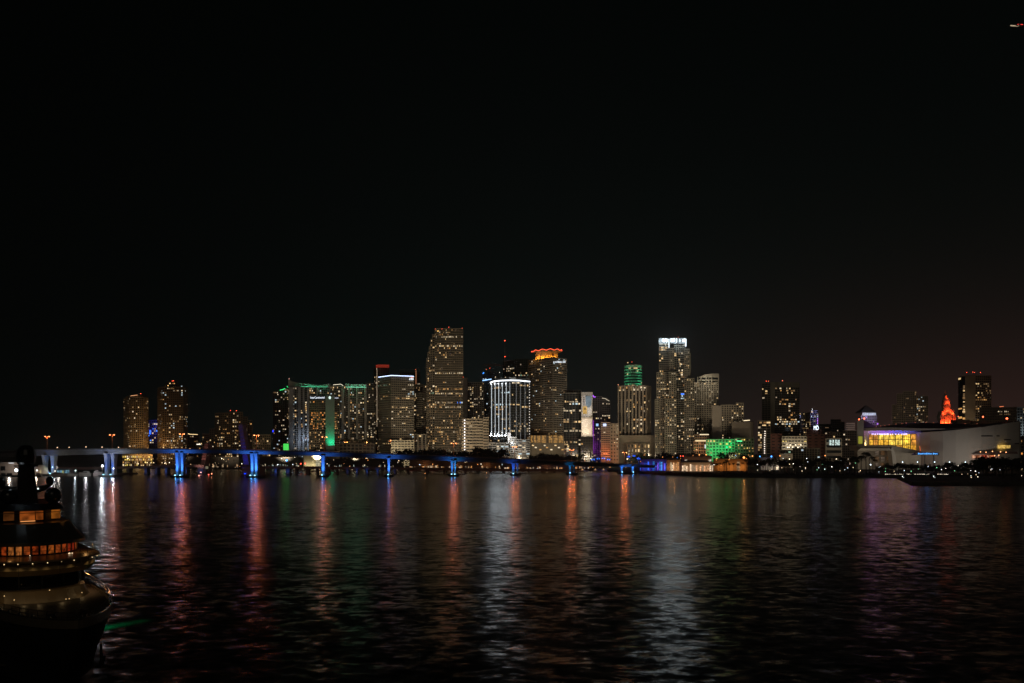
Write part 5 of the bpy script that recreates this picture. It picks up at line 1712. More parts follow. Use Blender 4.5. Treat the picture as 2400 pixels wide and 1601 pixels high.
for i in range(10):
    place(TREES, rng, 445 + i * 14 + rng.uniform(-4, 4), rng.uniform(1150, 1180), rng.uniform(9, 14), 'dark tree behind the raised bridge leaves', 'trees behind the raised leaves')
for o in TREES + PALMS:
    if o not in USED:
        bpy.data.objects.remove(o)

# hedge along the arena seawall
hd = MB()
hr = random.Random(6)
for i in range(5200):
    px = hr.uniform(1560, 2400)
    y = lerp_table([(1560, 812), (1700, 745), (2139, 722), (2400, 722)], px, 1) + hr.uniform(0, 9)
    p = Vector((X(px, y), y, 1.4 + abs(hr.gauss(0, 1.1)) + .6 * math.sin(px * .13)))
    s = hr.uniform(.3, .7)
    u = Vector((hr.gauss(0, 1), hr.gauss(0, 1), hr.gauss(0, .6))).normalized()
    v = u.cross(Vector((hr.gauss(0, 1), hr.gauss(0, 1), 1))).normalized()
    hd.add([p - u * s, p - v * s * .7, p + u * s, p + v * s * .7], [(0, 1, 2, 3)])
o = hd.build('shrubbery', LEAF)
o['kind'] = 'stuff'

# ---------------------------------------------------------------- small waterfront lamps
GL = {'w': ((1, .74, .42), 3.6), 'o': ((1, .36, .09), 2.6), 'c': ((.78, .92, 1), 4.2), 'b': ((.06, .3, 1), 4.5), 'r': ((1, .08, .04), 4), 'g': ((.3, 1, .45), 2.5), 'n': ((1, .88, .7), 4.5), 'd': ((1, .7, .4), 1.2)}
GLP = {}
for k, (c, s) in GL.items():
    t = thing('lamp_post', 'lamp', 'lamp post')
    MB().tube([(0, 0, 0), (0, 0, 1)], .07, 5).build('post', BLACKM, t)
    MB().ball((0, 0, 0), .5, 8).build('globe', emit(c, s), t)
    GLP[k] = t
index_children()
GLC = {'w': 'warm white', 'o': 'orange', 'c': 'cool white', 'b': 'blue', 'r': 'red', 'g': 'greenish', 'n': 'bright white', 'd': 'dim warm'}


def small_lamp(k, px, py, Y, where, group, r=1.0):
    t = copy_tree(GLP[k])
    t.location = (X(px, Y), Y, 1.4)
    h = Z(py, Y) - 1.4
    if h < 1.2:
        h = 1.2
    t['label'] = GLC[k] + ' lamp on a thin post ' + where
    t['group'] = group
    CHS.append((t, h, r))
    return t


CHS = []
rng = random.Random(15)
for i in range(120):
    px = rng.uniform(455, 1480)
    small_lamp(rng.choice('wwwwoondddcn' if px < 1000 else 'wwwoooooddncw'), px, rng.uniform(1068, 1096) if px < 1000 else rng.uniform(1080, 1100), rng.uniform(1062, 1130) + (1200 - px) * .02, 'on the city shore, seen beneath the high bridge', 'small lamps under the high bridge', rng.uniform(.5, .95))
for i in range(34):
    small_lamp(rng.choice('nccwwg'), rng.uniform(1770, 2010), rng.uniform(1074, 1106), rng.uniform(795, 860), 'in the palm grove left of the arena', 'small lamps in the palm grove', rng.uniform(.4, .75))
for i in range(26):
    small_lamp(rng.choice('nwwccg'), rng.uniform(2010, 2290), rng.uniform(1092, 1106), rng.uniform(795, 850), 'among the small trees along the arena front', 'small lamps along the arena front', rng.uniform(.4, .75))
for i in range(14):
    small_lamp(rng.choice('nwwdc'), rng.uniform(2240, 2398), rng.uniform(1098, 1124), rng.uniform(600, 700), 'in the park at the right edge', 'small lamps in the right-edge park', rng.uniform(.3, .5))
for i in range(34):
    small_lamp(rng.choice('wwooonrb'), rng.uniform(1500, 1770), rng.uniform(1066, 1100), rng.uniform(880, 990), 'around the orange-lit waterfront pavilions', 'small lamps at the pavilions', rng.uniform(.5, .85))
for i in range(16):
    small_lamp(rng.choice('wwyn'.replace('y', 'd')), rng.uniform(290, 400), rng.uniform(1083, 1088), rng.uniform(1165, 1180), 'at the foot of the golden podium', 'small lamps at the golden podium', rng.uniform(.7, 1))
for k, px, py, Y, r, wh in (('o', 1639, 1066, 960, 1.5, 'left one of the orange pair below the green-floodlit building'), ('o', 1655, 1066, 960, 1.5, 'right one of the orange pair below the green-floodlit building'), ('o', 1743.5, 1072.5, 940, 2.6, 'glaring at the right end of the orange wall'),
                            ('o', 1763.5, 1069, 960, 1.6, 'right of the glaring orange one'), ('o', 1828, 1068.5, 960, 1.4, 'beside the small pale plain building'), ('o', 1934, 1068, 960, 1.3, 'below the white-lit window bays'), ('b', 1781, 1070, 980, 1.5, 'left over the pale kiosk'),
                            ('b', 1808, 1070, 980, 1.9, 'right over the pale kiosk'), ('r', 1595, 1069, 960, 1.2, 'left of a red pair over the pavilions'), ('r', 1601, 1069, 960, 1.2, 'right of a red pair over the pavilions'), ('r', 705, 1087, 900, 1.6, 'left of a red pair on the low bridge'), ('r', 715, 1086.5, 900, 1.6, 'right of a red pair on the low bridge'),
                            ('b', 672, 1079, 1060, 2.6, 'left of the blue pair below the green screen'), ('c', 651, 1089, 1000, 1.2, 'near the low bridge below the green screen'), ('o', 1014, 1088, 1060, 1.0, 'under the tallest tower, shore edge'), ('c', 1371, 1084, 900, 1.6, 'beside the bridge deck left of the blue tents')):
    t = small_lamp(k, px, py, Y, wh, 'coloured lamps along the waterfront', r)
    if k == 'o' and r > 2:
        lo = lamp('POINT', (0, 0, 0), 1.2e3, (1, .4, .1), None, .6)
        lo.parent = t
        lo.location = (0, -1.8, Z(py, Y) - 1.4)
index_children()
for it in CHS:
    t, h, r = it
    for c in ALLCH[t.name]:
        if c.name.startswith('post'):
            c.scale = (1, 1, h)
        elif c.name.startswith('globe'):
            c.location = (0, 0, h)
            c.scale = (r, r, r)
for t in GLP.values():
    for c in list(ALLCH.get(t.name, [])):
        bpy.data.objects.remove(c)
    bpy.data.objects.remove(t)

# ---------------------------------------------------------------- waterfront pavilions
def pavilion(name, label, px0, px1, top, Y, d, wall, wins, base=1.4, roof='flat', lampc=None, pw=0, cat='pavilion', seed=0, hr=(.55, .85)):
    t = thing(name, label, cat, (X((px0 + px1) / 2, Y), Y + d / 2, base))
    zt = Z(top, Y)
    MB().box(X(px0, Y), X(px1, Y), Y, Y + d, base, zt).build('wall', wallmat(wall), t)
    r = MB()
    if roof == 'flat':
        r.box(X(px0, Y) - .6, X(px1, Y) + .6, Y - .8, Y + d + .6, zt, zt + .35)
    else:
        xm = X((px0 + px1) / 2, Y)
        r.add([(X(px0, Y) - .8, Y - 1, zt), (X(px1, Y) + .8, Y - 1, zt), (X(px1, Y) + .8, Y + d + 1, zt), (X(px0, Y) - .8, Y + d + 1, zt), (X(px0, Y) + (xm - X(px0, Y)) * .45, Y + d / 2, zt + 2.6), (X(px1, Y) - (xm - X(px0, Y)) * .45, Y + d / 2, zt + 2.6)],
              [(0, 1, 5, 4), (1, 2, 5), (2, 3, 4, 5), (3, 0, 4), (3, 2, 1, 0)])
    r.build('roof', wallmat((.16, .12, .1)), t)
    rr = random.Random(seed)
    n = wins[0]
    w_ = (px1 - px0) / n
    for i in range(n):
        if rr.random() < wins[1]:
            c, s = rr.choice(wins[2])
            MB().box(X(px0 + (i + .12) * w_, Y), X(px0 + (i + .88) * w_, Y), Y - .12, Y + .05, base + .4, base + (zt - base) * rr.uniform(*hr)).build('window', emit(c, round(s * rr.choice((.25, .5, .9)), 3), vary=.8, scale=.6), t)
    if pw:
        for q in range(3):
            px = px0 + (px1 - px0) * (q + .5) / 3
            lamp('POINT', (X(px, Y), Y - 5, base + 4.2), pw, lampc, t, .5)
    return t


OR = [((1, .42, .12), .9), ((1, .6, .3), 1.0), ((1, .8, .55), 1.1)]
BL_ = [((.05, .16, 1), 1.5), ((.25, .12, 1), 1.0), ((.05, .4, 1), 1.4)]
pavilion('pavilion', 'blue-lit waterfront pavilion with vertical stripes next to the last bridge pier', 1500, 1560, 1077, 930, 14, (.2, .2, .25), (30, .6, BL_), lampc=(.02, .06, 1), pw=924, seed=1)
pavilion('pavilion', 'orange-lit waterfront pavilion with glowing shop windows right of the blue-striped one', 1562, 1596, 1078, 925, 14, (.34, .27, .2), (11, .85, OR), lampc=(1, .42, .14), pw=572, roof='hip', seed=2)
pavilion('pavilion', 'pale hip-roofed waterfront pavilion with white-lit ground floor', 1598, 1672, 1084, 900, 16, (.42, .36, .28), (16, .9, [((1, .7, .45), 1.1), ((1, .5, .25), .9)]), lampc=(1, .6, .32), pw=660, roof='hip', seed=3)
pavilion('pavilion', 'upper hall with two lit bays behind the white-lit pavilion', 1604, 1668, 1070, 960, 14, (.36, .29, .22), (8, .5, [((1, .85, .65), 1.0), ((1, .5, .2), .6)]), lampc=(1, .5, .25), pw=572, roof='hip', seed=4)
pavilion('low_wall', 'long low wall lit bright orange behind the palms', 1674, 1752, 1076, 925, 4, (.3, .22, .15), (9, .15, OR), lampc=(1, .38, .08), pw=1430, seed=5, cat='wall')
pavilion('kiosk', 'low pale kiosk under two blue-white lamps', 1783, 1826, 1072, 985, 10, (.4, .36, .3), (5, .15, OR), lampc=(1, .9, .8), pw=330, seed=6, cat='kiosk')
pavilion('pavilion', 'dark waterfront arcade with scattered orange lights left of the blue tents', 1180, 1380, 1084, 1040, 14, (.14, .1, .08), (90, .3, OR), lampc=(1, .4, .12), pw=330, seed=7, hr=(.2, .38))
pavilion('pavilion', 'long dark waterfront arcade of orange lights below the tallest tower', 960, 1176, 1079, 1080, 14, (.14, .1, .08), (96, .36, OR), lampc=(1, .4, .12), pw=572, seed=8, hr=(.2, .38))
pavilion('pavilion', 'pale lamp-lit shed below the hotel seen beneath the bridge', 712, 752, 1066, 1105, 12, (.5, .45, .33), (3, .3, [((1, .9, .6), .6)]), lampc=(1, .85, .5), pw=1144, seed=9, cat='shed')
pavilion('pavilion', 'dark low hall with a few white lights below the left towers beneath the bridge', 440, 560, 1071, 1150, 12, (.1, .09, .08), (60, .22, [((1, .7, .4), .8), ((1, .6, .3), .8)]), seed=10, hr=(.2, .38))
pavilion('pavilion', 'dark low hall dotted with small lights between the blue leaf and the pale shed', 604, 705, 1072, 1120, 12, (.08, .08, .08), (60, .2, [((.8, 1, .9), .8), ((1, .8, .5), .8)]), seed=11, hr=(.2, .38))
pavilion('pavilion', 'dark low hall dotted with greenish lights right of the pale shed', 764, 940, 1076, 1100, 12, (.07, .075, .07), (90, .2, [((.8, 1, .9), .7), ((1, .8, .5), .8), ((1, .5, .2), .9)]), seed=12, hr=(.2, .38))


def tent(label, px0, px1, py, Y, col):
    t = thing('canopy_tent', label, 'tent', (X((px0 + px1) / 2, Y), Y + 3, 1.4))
    x0, x1, z = X(px0, Y), X(px1, Y), Z(py, Y)
    mb = MB().add([(x0, Y, z - 1.8), (x1, Y, z - 1.8), (x1, Y + 6, z - 1.8), (x0, Y + 6, z - 1.8), ((x0 + x1) / 2, Y + 3, z)], [(0, 1, 4), (1, 2, 4), (2, 3, 4), (3, 0, 4)])
    mb.build('canopy', wallmat((.7, .72, .75), .7, .05), t)
    ps_ = MB()
    for a, c in ((x0, Y), (x1, Y), (x1, Y + 6), (x0, Y + 6)):
        ps_.tube([(a, c, 1.4), (a, c, z - 1.8)], .07, 5)
    ps_.build('tent_post', BLACKM, t)
    lamp('POINT', ((x0 + x1) / 2, Y - 3.0, z - 3.2), 2600, col, t, .4)
    for q in (.25, .7):
        MB().ball((x0 + (x1 - x0) * q, Y - .3, z - 2.4), .5, 8).build('bulb_globe', emit(col, 3), t)


for i, (a, c, py, tx_) in enumerate(((1384, 1396, 1073, 'leftmost of the row beside the bridge end'), (1397, 1408, 1071, 'second from the left in the row'), (1409, 1420, 1070, 'second from the right in the row'), (1421, 1432, 1073, 'rightmost of the row beside the bridge lamp'))):
    tent('blue-lit peaked tent ' + tx_, a, c, py, 960, (.03, .22, 1))
for i, (a, c, py, tx_) in enumerate(((1470, 1478, 1066, 'left of three near the last bridge lamp'), (1482, 1490, 1064, 'middle of three near the last bridge lamp'), (1493, 1502, 1071, 'right of three near the last bridge lamp'))):
    tent('small deep-blue peaked tent ' + tx_, a, c, py, 940, (.02, .12, 1))

# parked cars along the arena drive: only their lights and dark bodies read
CARM = plain('car_paint', (.05, .05, .055), .3)
ct = thing('parked_car', 'car', 'car')
cb = MB()
cb.prism([(-2.2, -.9), (2.2, -.9), (2.2, .9), (-2.2, .9)], .35, .85)
cb.prism([(-1.3, -.8), (1.1, -.8), (1.1, .8), (-1.3, .8)], .85, 1.4, 0, [(-.8, -.7), (.7, -.7), (.7, .7), (-.8, .7)])
cb.build('body', CARM, ct)
for sx in (-1.4, 1.4):
    for sy in (-.9, .9):
        MB().tube([(sx, sy - .1, .33), (sx, sy + .1, .33)], .33, 10).build('wheel', BLACKM, ct)
for sy in (-.55, .55):
    MB().ball((-2.2, sy, .65), .2, 6).build('headlight', emit((1, .85, .6), 5), ct)
index_children()
rng = random.Random(21)
for i in range(30):
    c = ct if i == 0 else copy_tree(ct)
    px = 2074 + i * 5.0 + rng.uniform(-1, 1)
    c.location = (X(px, 738), 738, 2.0)
    c.rotation_euler = (0, 0, R(90 + rng.uniform(-12, 12)))
    c['label'] = 'dark car with pale headlights in the row parked below the arena'
    c['group'] = 'cars parked below the arena'
rb_ = MB().box(X(2066, 736), X(2232, 736), 732, 744, 1.3, 1.95).build('road', wallmat((.04, .04, .04)))
rb_['kind'] = 'structure'

# ---------------------------------------------------------------- boats
BWHITE = plain('white_gelcoat', (.5, .48, .44), .35)


def boat_proto(name, L, B, hull, cabin=True, mast=0, light=((1, .8, .5), 2)):
    t = thing(name, name, 'boat')
    h = MB()
    st = []
    n = 8
    for i in range(n + 1):
        s = i / n
        w = B / 2 * (1 - max(0, (s - .5) / .5) ** 2.2)
        sh = 1.0 + .5 * s * s
        st.append([(-L / 2 + L * s, -w, sh), (-L / 2 + L * s, -w * .75, -.4), (-L / 2 + L * s, w * .75, -.4), (-L / 2 + L * s, w, sh)])
    vs = [p for q in st for p in q]
    fs = []
    for i in range(n):
        for k in range(3):
            fs.append((i * 4 + k, (i + 1) * 4 + k, (i + 1) * 4 + k + 1, i * 4 + k + 1))
        fs.append((i * 4 + 3, (i + 1) * 4 + 3, (i + 1) * 4, i * 4))
    fs.append((0, 1, 2, 3))
    h.add(vs, fs)
    h.build('hull', hull, t)
    if cabin:
        c = MB().prism([(-L * .28, -B * .36), (L * .12, -B * .33), (L * .2, 0), (L * .12, B * .33), (-L * .28, B * .36)], 1.05, 2.5, 0, [(-L * .25, -B * .3), (L * .04, -B * .28), (L * .1, 0), (L * .04, B * .28), (-L * .25, B * .3)])
        c.build('cabin', hull, t)
        wd = MB().box(-L * .2, L * .02, -B * .36, B * .36, 1.7, 2.15)
        wd.build('cabin_window', emit(light[0], light[1] * .25, vary=.9, scale=1.0), t)
    if mast:
        MB().tube([(0, 0, 1), (0, 0, mast)], [.09, .05], 5).build('mast', plain('mast_alloy', (.4, .4, .4), .4, .5), t)
    MB().ball((-L * .1, 0, max(2.9, 0)), .32, 6).build('deck_light', emit(*light), t)
    return t


BP = [boat_proto('motor_boat', 9, 3, BWHITE), boat_proto('motor_boat', 12, 3.8, BWHITE, light=((1, .55, .25), 2.5)), boat_proto('sail_boat', 10, 3, BWHITE, mast=12, light=((.8, .95, 1), 2)), boat_proto('tour_boat', 20, 5, plain('red_hull', (.3, .09, .07), .5), light=((1, .6, .4), 2.5))]
index_children()
rng = random.Random(31)
usedb = set()
for i in range(34):
    k = 3 if 8 <= i < 11 else rng.randrange(3)
    p = BP[k]
    if k == 3:
        px, Y = (968, 990, 1011)[i - 8], 985
    else:
        px, Y = 690 + i * 22 + rng.uniform(-8, 8), rng.uniform(940, 1035)
        if px > 1330:
            Y = min(Y, 960)
    c = p if k not in usedb else copy_tree(p)
    usedb.add(k)
    c.location = (X(px, Y), Y, 0)
    c.rotation_euler = (0, 0, rng.uniform(-.5, .5) + (math.pi if rng.random() < .5 else 0))
    if k == 3:
        c['label'] = 'red-sided tour boat moored behind the low bridge below the tallest tower, ' + ('left', 'middle', 'right')[i - 8] + ' of three'
        c['group'] = 'red tour boats'
    else:
        c['label'] = ('small white sailing boat with a bare mast' if k == 2 else 'small white motor boat with a lit cabin' if k == 0 else 'larger white motor boat with an orange deck light') + ' moored behind the low bridge'
        c['group'] = ('moored sailing boats', 'moored small motor boats', 'moored larger motor boats')[(2, 0, 1).index(k)] if k != 2 else 'moored sailing boats'

# ---------------------------------------------------------------- dock at the left with its boats, buildings and lamps
dk = MB().box(X(-80, 800), X(268, 800), 796, 850, -2, 1.3)
dk = dk.build('dock', wallmat((.09, .085, .08), .9))
dk['label'] = 'low dark dock under the left end of the high bridge'
dk['category'] = 'dock'


def dock_lamp(label, px, py, Y, col, s, r, pw, z0=1.3):
    t = thing('dock_lamp', label, 'dock lamp', (X(px, Y), Y, z0), 0, 'lamps on the left dock')
    MB().tube([(X(px, Y), Y, z0), (X(px, Y), Y, Z(py, Y))], .1, 6).build('post', STEEL, t)
    MB().ball((X(px, Y), Y, Z(py, Y)), r, 8).build('globe', emit(col, s), t)
    if pw:
        lamp('POINT', (X(px, Y), Y - 1.2, Z(py, Y)), pw, col, t, .5)


dock_lamp('brilliant white dock lamp in front of the second bridge pier', 240, 1092, 742, (.88, .95, 1), 14, .85, 9e3, 0)
dock_lamp('small white dock lamp just right of the second bridge pier', 266, 1098, 742, (.95, .92, 1), 6, .55, 1800, 0)
dock_lamp('white dock lamp on a tall post between the two left piers', 177, 1103, 790, (.8, .95, 1), 5, .5, 900)
dock_lamp('pale green-white dock lamp directly right of the first bridge pier', 123, 1095, 785, (.7, 1, .85), 4, .45, 700)
dock_lamp('low white dock lamp beside the lit dock office', 129, 1104, 785, (1, .95, .85), 4, .45, 700)
ofc = thing('dock_office', 'low dock office with pale blue lit windows between the two left bridge piers', 'office', (X(145, 812), 815, 1.3))
MB().box(X(128, 812), X(172, 812), 812, 820, 1.3, Z(1099, 812)).build('wall', wallmat((.16, .17, .18)), ofc)
MB().box(X(127, 812), X(173, 812), 811, 821, Z(1099, 812), Z(1098, 812)).build('roof', wallmat((.1, .1, .11)), ofc)
for a, c in ((133, 139), (141, 145), (152, 157), (158, 162)):
    MB().box(X(a, 811.8), X(c, 811.8), 811.7, 811.9, Z(1109, 812), Z(1102, 812)).build('window', emit((.35, .75, 1), .30, vary=.9, scale=.9), ofc)
MB().box(X(146.5, 811.8), X(148.5, 811.8), 811.7, 811.9, Z(1111, 812), Z(1103, 812)).build('door', emit((.9, .9, .35), .5), ofc)
lamp('SPOT', (X(60, 775), 775, 3), 3300, (.45, .6, 1), dk, .6, aim=(X(60, 775), 795, 26), angle=120, blend=1)  # three spots without fixtures, added to brighten the girder's left end
lamp('SPOT', (X(200, 745), 742, 3), 2700, (.45, .6, 1), dk, .6, aim=(X(200, 745), 762, 26), angle=120, blend=1)
lamp('SPOT', (X(-20, 780), 780, 3), 2700, (.45, .6, 1), dk, .6, aim=(X(-20, 780), 800, 26), angle=120, blend=1)
mlb = thing('terminal_building', 'pale two-storey waterside building with a flat roof at the left edge', 'building', (X(12, 770), 780, 1.3))
MB().box(X(-60, 770), X(40, 770), 770, 790, 1.0, Z(1085, 770)).build('wall', wallmat((.36, .31, .27)), mlb)
MB().box(X(-62, 770), X(42, 770), 768.6, 791, Z(1085, 770), Z(1083.6, 770)).build('roof', wallmat((.3, .28, .26)), mlb)
for a, c, t0, t1 in ((1, 11, 1093, 1103), (2, 12, 1109, 1120), (15, 27, 1109, 1121)):
    MB().box(X(a, 769), X(c, 769), 769.4, 770.2, Z(t1, 769), Z(t0, 769)).build('window', GLASS, mlb)
MB().box(X(-60, 769), X(40, 769), 769.2, 770, Z(1106.5, 769), Z(1105, 769)).build('string_course', wallmat((.4, .36, .32)), mlb)
lamp('POINT', (X(20, 755), 756, 7), 3000, (1, .84, .72), mlb, 1)
strip(mlb, 'eave_light', [(20, 1085.5, 768), (32, 1085.5, 768)], .2, emit((.9, .95, 1), 1.5))
dm = thing('dome_tent', 'pale rounded dome tent with a lit doorway left of the first bridge pier', 'dome', (X(95, 778), 784, 1.3))
prof = [(X(112, 778) - X(94, 778)) * math.cos(math.pi / 2 * i / 8) for i in range(9)]
mb = MB().lathe([(max(.05, prof[i]), 1.3 + 9.5 * math.sin(math.pi / 2 * i / 8)) for i in range(9)], X(94, 784), 785, 20)
mb.build('shell', wallmat((.45, .36, .3), .7, .1), dm, smooth=True)
MB().box(X(93.5, 777), X(96, 777), 776.8, 777.4, Z(1110, 777), Z(1103, 777)).build('doorway', emit((1, .8, .4), .55), dm)
lamp('POINT', (X(88, 770), 768, 5), 1300, (1, .8, .62), dm, .8)
sgn = thing('banner_sign', 'small pale square sign on a post right of the first bridge pier', 'sign', (X(133.5, 790), 790, 1.3))
MB().box(X(131.5, 790), X(135.5, 790), 789.8, 790.1, Z(1099, 790), Z(1092, 790)).build('board', wallmat((.5, .42, .38)), sgn)
MB().tube([(X(131, 790), 790.3, 1.3), (X(131, 790), 790.3, Z(1080, 790))], .12, 6).build('post', wallmat((.25, .12, .08)), sgn)


def big_boat(label, px, Y, L, hgt, rz, hull, raked=False):
    t = thing('motor_yacht', label, 'boat', (X(px, Y), Y, 0), rz)
    h = MB()
    n, B = 10, L * .26
    vs, fs = [], []
    for i in range(n + 1):
        s = i / n
        w = B / 2 * (1 - max(0, (s - .45) / .55) ** 2)
        sh = hgt * (.42 + .16 * s * s)
        x = -L / 2 + L * s
        vs += [(x, -w, sh), (x - (.5 * s), -w * .7, -.4), (x - (.5 * s), w * .7, -.4), (x, w, sh)]
    for i in range(n):
        for k in range(3):
            fs.append((i * 4 + k, (i + 1) * 4 + k, (i + 1) * 4 + k + 1, i * 4 + k + 1))
        fs.append((i * 4 + 3, (i + 1) * 4 + 3, (i + 1) * 4, i * 4))
    fs.append((0, 1, 2, 3))

    def loc(o):
        o.parent = t
        return o
    o = MB().add(vs, fs).build('hull', hull)
    loc(o)
    c = MB().prism([(-L * .4, -B * .38), (L * .15, -B * .36), (L * .28, 0), (L * .15, B * .36), (-L * .4, B * .38)], hgt * .44, hgt * .72, 0,
                   [(-L * .38, -B * .34), (L * .02, -B * .32), (L * .1, 0), (L * .02, B * .32), (-L * .38, B * .34)])
    loc(c.build('cabin', hull))
    w_ = MB().prism([(-L * .3, -B * .385), (L * .08, -B * .36), (L * .19, 0), (L * .08, B * .36), (-L * .3, B * .385)], hgt * .54, hgt * .64, 0)
    loc(w_.build('cabin_window', GLASS))
    f = MB().prism([(-L * .3, -B * .3), (L * .0, -B * .28), (L * .0, B * .28), (-L * .3, B * .3)], hgt * .78, hgt * .82)
    for s in (-1, 1):
        f.tube([(-L * .28, s * B * .27, hgt * .7), (-L * .22, s * B * .27, hgt * .8)], .08, 5)
        f.tube([(-L * .05, s * B * .25, hgt * .7), (-L * .1, s * B * .25, hgt * .8)], .08, 5)
    loc(f.build('hardtop', hull))
    return t


HP = plain('pale_hull', (.55, .52, .48), .3)
big_boat('white motor yacht with a raked hull lying at the dock between the left piers', 198, 772, 13, 6, R(165), HP)
big_boat('white boat with a boxy cabin just left of the second pier', 230, 768, 8, 7, R(10), plain('pale_hull_red', (.55, .45, .42), .35))
big_boat('long low pale boat moored right of the first pier', 140, 768, 17, 4.5, R(4), plain('tan_hull', (.22, .18, .15), .4))
big_boat('small pale launch at the foot of the dome tent', 88, 760, 9, 4, R(170), plain('tan_hull', (.25, .2, .16), .4))
big_boat('small white launch under the tall white dock lamp', 170, 766, 9, 4, R(8), plain('tan_hull', (.3, .27, .24), .4))
lamp('POINT', (X(205, 755), 752, 6), 1400, (.95, .95, 1), dk, .8)
lamp('POINT', (X(140, 752), 750, 6), 700, (1, .9, .8), dk, .8)

# channel marker and small craft lights
by = thing('channel_marker', 'small dark channel marker pole with a ball standing in the water below the third pier', 'buoy', (X(417, 585), 585, 0))
mb = MB().tube([(X(417, 585), 585, -1), (X(417, 585), 585, Z(1126, 585))], .13, 6)
mb.ball((X(417, 585), 585, Z(1138, 585)), .55, 8)
mb.lathe([(1.0, .1), (.8, .7), (.3, 1.2)], X(417, 585), 585, 10)
mb.build('pole', BLACKM, by)
MB().lathe([(.35, Z(1127, 585)), (.05, Z(1125.6, 585))], X(417, 585), 585, 8).build('topmark', BLACKM, by)
for px, py, col, tx_ in ((466.5, 1115, (1, .3, .2), 'orange-red beacon right of the pink leaf pier, leftmost of its cluster'), (489, 1113, (1, .12, .08), 'red beacon in the dark channel between the raised leaves, nearest the pink leaf'), (496, 1111, (1, .3, .15), 'small orange beacon in the dark channel, upper of its cluster'), (539, 1118, (1, .1, .06), 'red beacon in the dark channel nearest the blue leaf'), (419.5, 1118, (1, .4, .3), 'small warm beacon at the foot of the third pier')):
    t = thing('navigation_beacon', 'small ' + tx_ if not tx_.startswith('small') else tx_, 'beacon', (X(px, 770), 770, 0))
    MB().tube([(X(px, 770), 770, -1), (X(px, 770), 770, Z(py, 770))], .12, 6).build('pile', BLACKM, t)
    MB().ball((X(px, 770), 770, Z(py, 770) + .2), .55, 8).build('lens', emit(col, 4), t)
for px, Y, tx_ in ((2117, 660, 'white wake light nearer the arena podium'), (2190, 665, 'white light farther right under the blue sign')):
    t = boat_proto('motor_boat', 7, 2.4, BLACKM, light=((.85, 1, .95), 3))
    t.location = (X(px, Y), Y, 0)
    t.rotation_euler = (0, 0, .2)
    t['label'] = 'small dark launch with a ' + tx_
    t['category'] = 'boat'
    t['group'] = 'small launches before the arena'

# ---------------------------------------------------------------- foreground yacht, bow towards the viewer
YT = thing('super_yacht', 'big dark yacht seen bow-on at the left edge, with orange-lit wheelhouse windows and lamp-lit decks', 'yacht', (-38.6, 71.6, 0), R(39))
YSHIFT = 0.0


class YB(MB):
    def put(s, name, mats, parent=None, smooth=False):
        s.v = [(x, y + YSHIFT, z) for x, y, z in s.v]
        o = s.build(name, mats, None, smooth)
        o.parent = parent or YT
        return o


def ylamp(kind, loc, power, col, parent=None, radius=.1, aim=None, angle=90, blend=.8):
    o = lamp(kind, loc, power * .42, col, None, radius, aim, angle, blend)
    o.location.y += YSHIFT
    o.parent = parent or YT
    return o


def outline(s0, w, rr, s1, n=14):
    """rounded bow end of a deckhouse: local x across, local y aft from the stem"""
    pts = []
    for i in range(n + 1):
        t = -math.pi / 2 + math.pi * i / n
        pts.append((w * math.sin(t), s0 + rr * (1 - math.cos(t))))
    return pts + [(w, s1), (-w, s1)]


HULLM = plain('yacht_hull', (.035, .036, .034), .28)  # near-black base colours on hull and upper works stand for missing light
DARKU = plain('yacht_dark_paint', (.07, .065, .05), .3)
CREAM = plain('yacht_cream_paint', (.27, .21, .12), .35)
TEAK = plain('teak_deck', (.018, .013, .009), .6)
CHROME = plain('polished_steel', (.6, .55, .5), .12, 1.0)
WARMY = (1, .66, .3)


def hw(s):
    t = min(1, s / 24)
    return 5.85 * (1 - (1 - t) ** 2.7) ** .667


h = YB()
S_ = [0, .12, .3, .6, 1, 1.6, 2.4, 3.4, 4.6, 6, 7.5, 9.2, 11, 13, 15.5, 18, 21, 25, 30, 36, 44, 56]
vs, fs = [], []
LV = [(1.0, 1.0, 6.85, 0), (.985, 1, 6.2, .05), (.93, 1, 5.6, .25), (.8, 1, 4.0, .9), (.62, 1, 2.2, 2.2), (.52, 1, .6, 3.6), (.46, 1, -1.2, 4.6)]
NL = len(LV)
for s in S_:
    sheer = .25 * max(0, 1 - s / 22) - .2 * min(1, s / 40)
    for sd in (1, -1):
        for (k, _, z, back) in LV:
            kk = k + (1 - k) * min(1, s / 30)
            yy = s + back * 1.6 * max(0, 1 - s / 12)
            ww = hw(max(0, s)) * kk + (.12 if s == 0 else 0)
            vs.append((sd * ww, yy, z + sheer * (z > 5)))
ns = len(S_)
for i in range(ns - 1):
    for q in range(2):
        for k in range(NL - 1):
            a = (i * 2 + q) * NL + k
            c = ((i + 1) * 2 + q) * NL + k
            fs.append((a, a + 1, c + 1, c) if q == 0 else (a, c, c + 1, a + 1))
for k in range(NL - 1):
    fs.append((k, NL + k, NL + k + 1, k + 1))
h.add(vs, fs)
h.put('hull', HULLM, smooth=True)
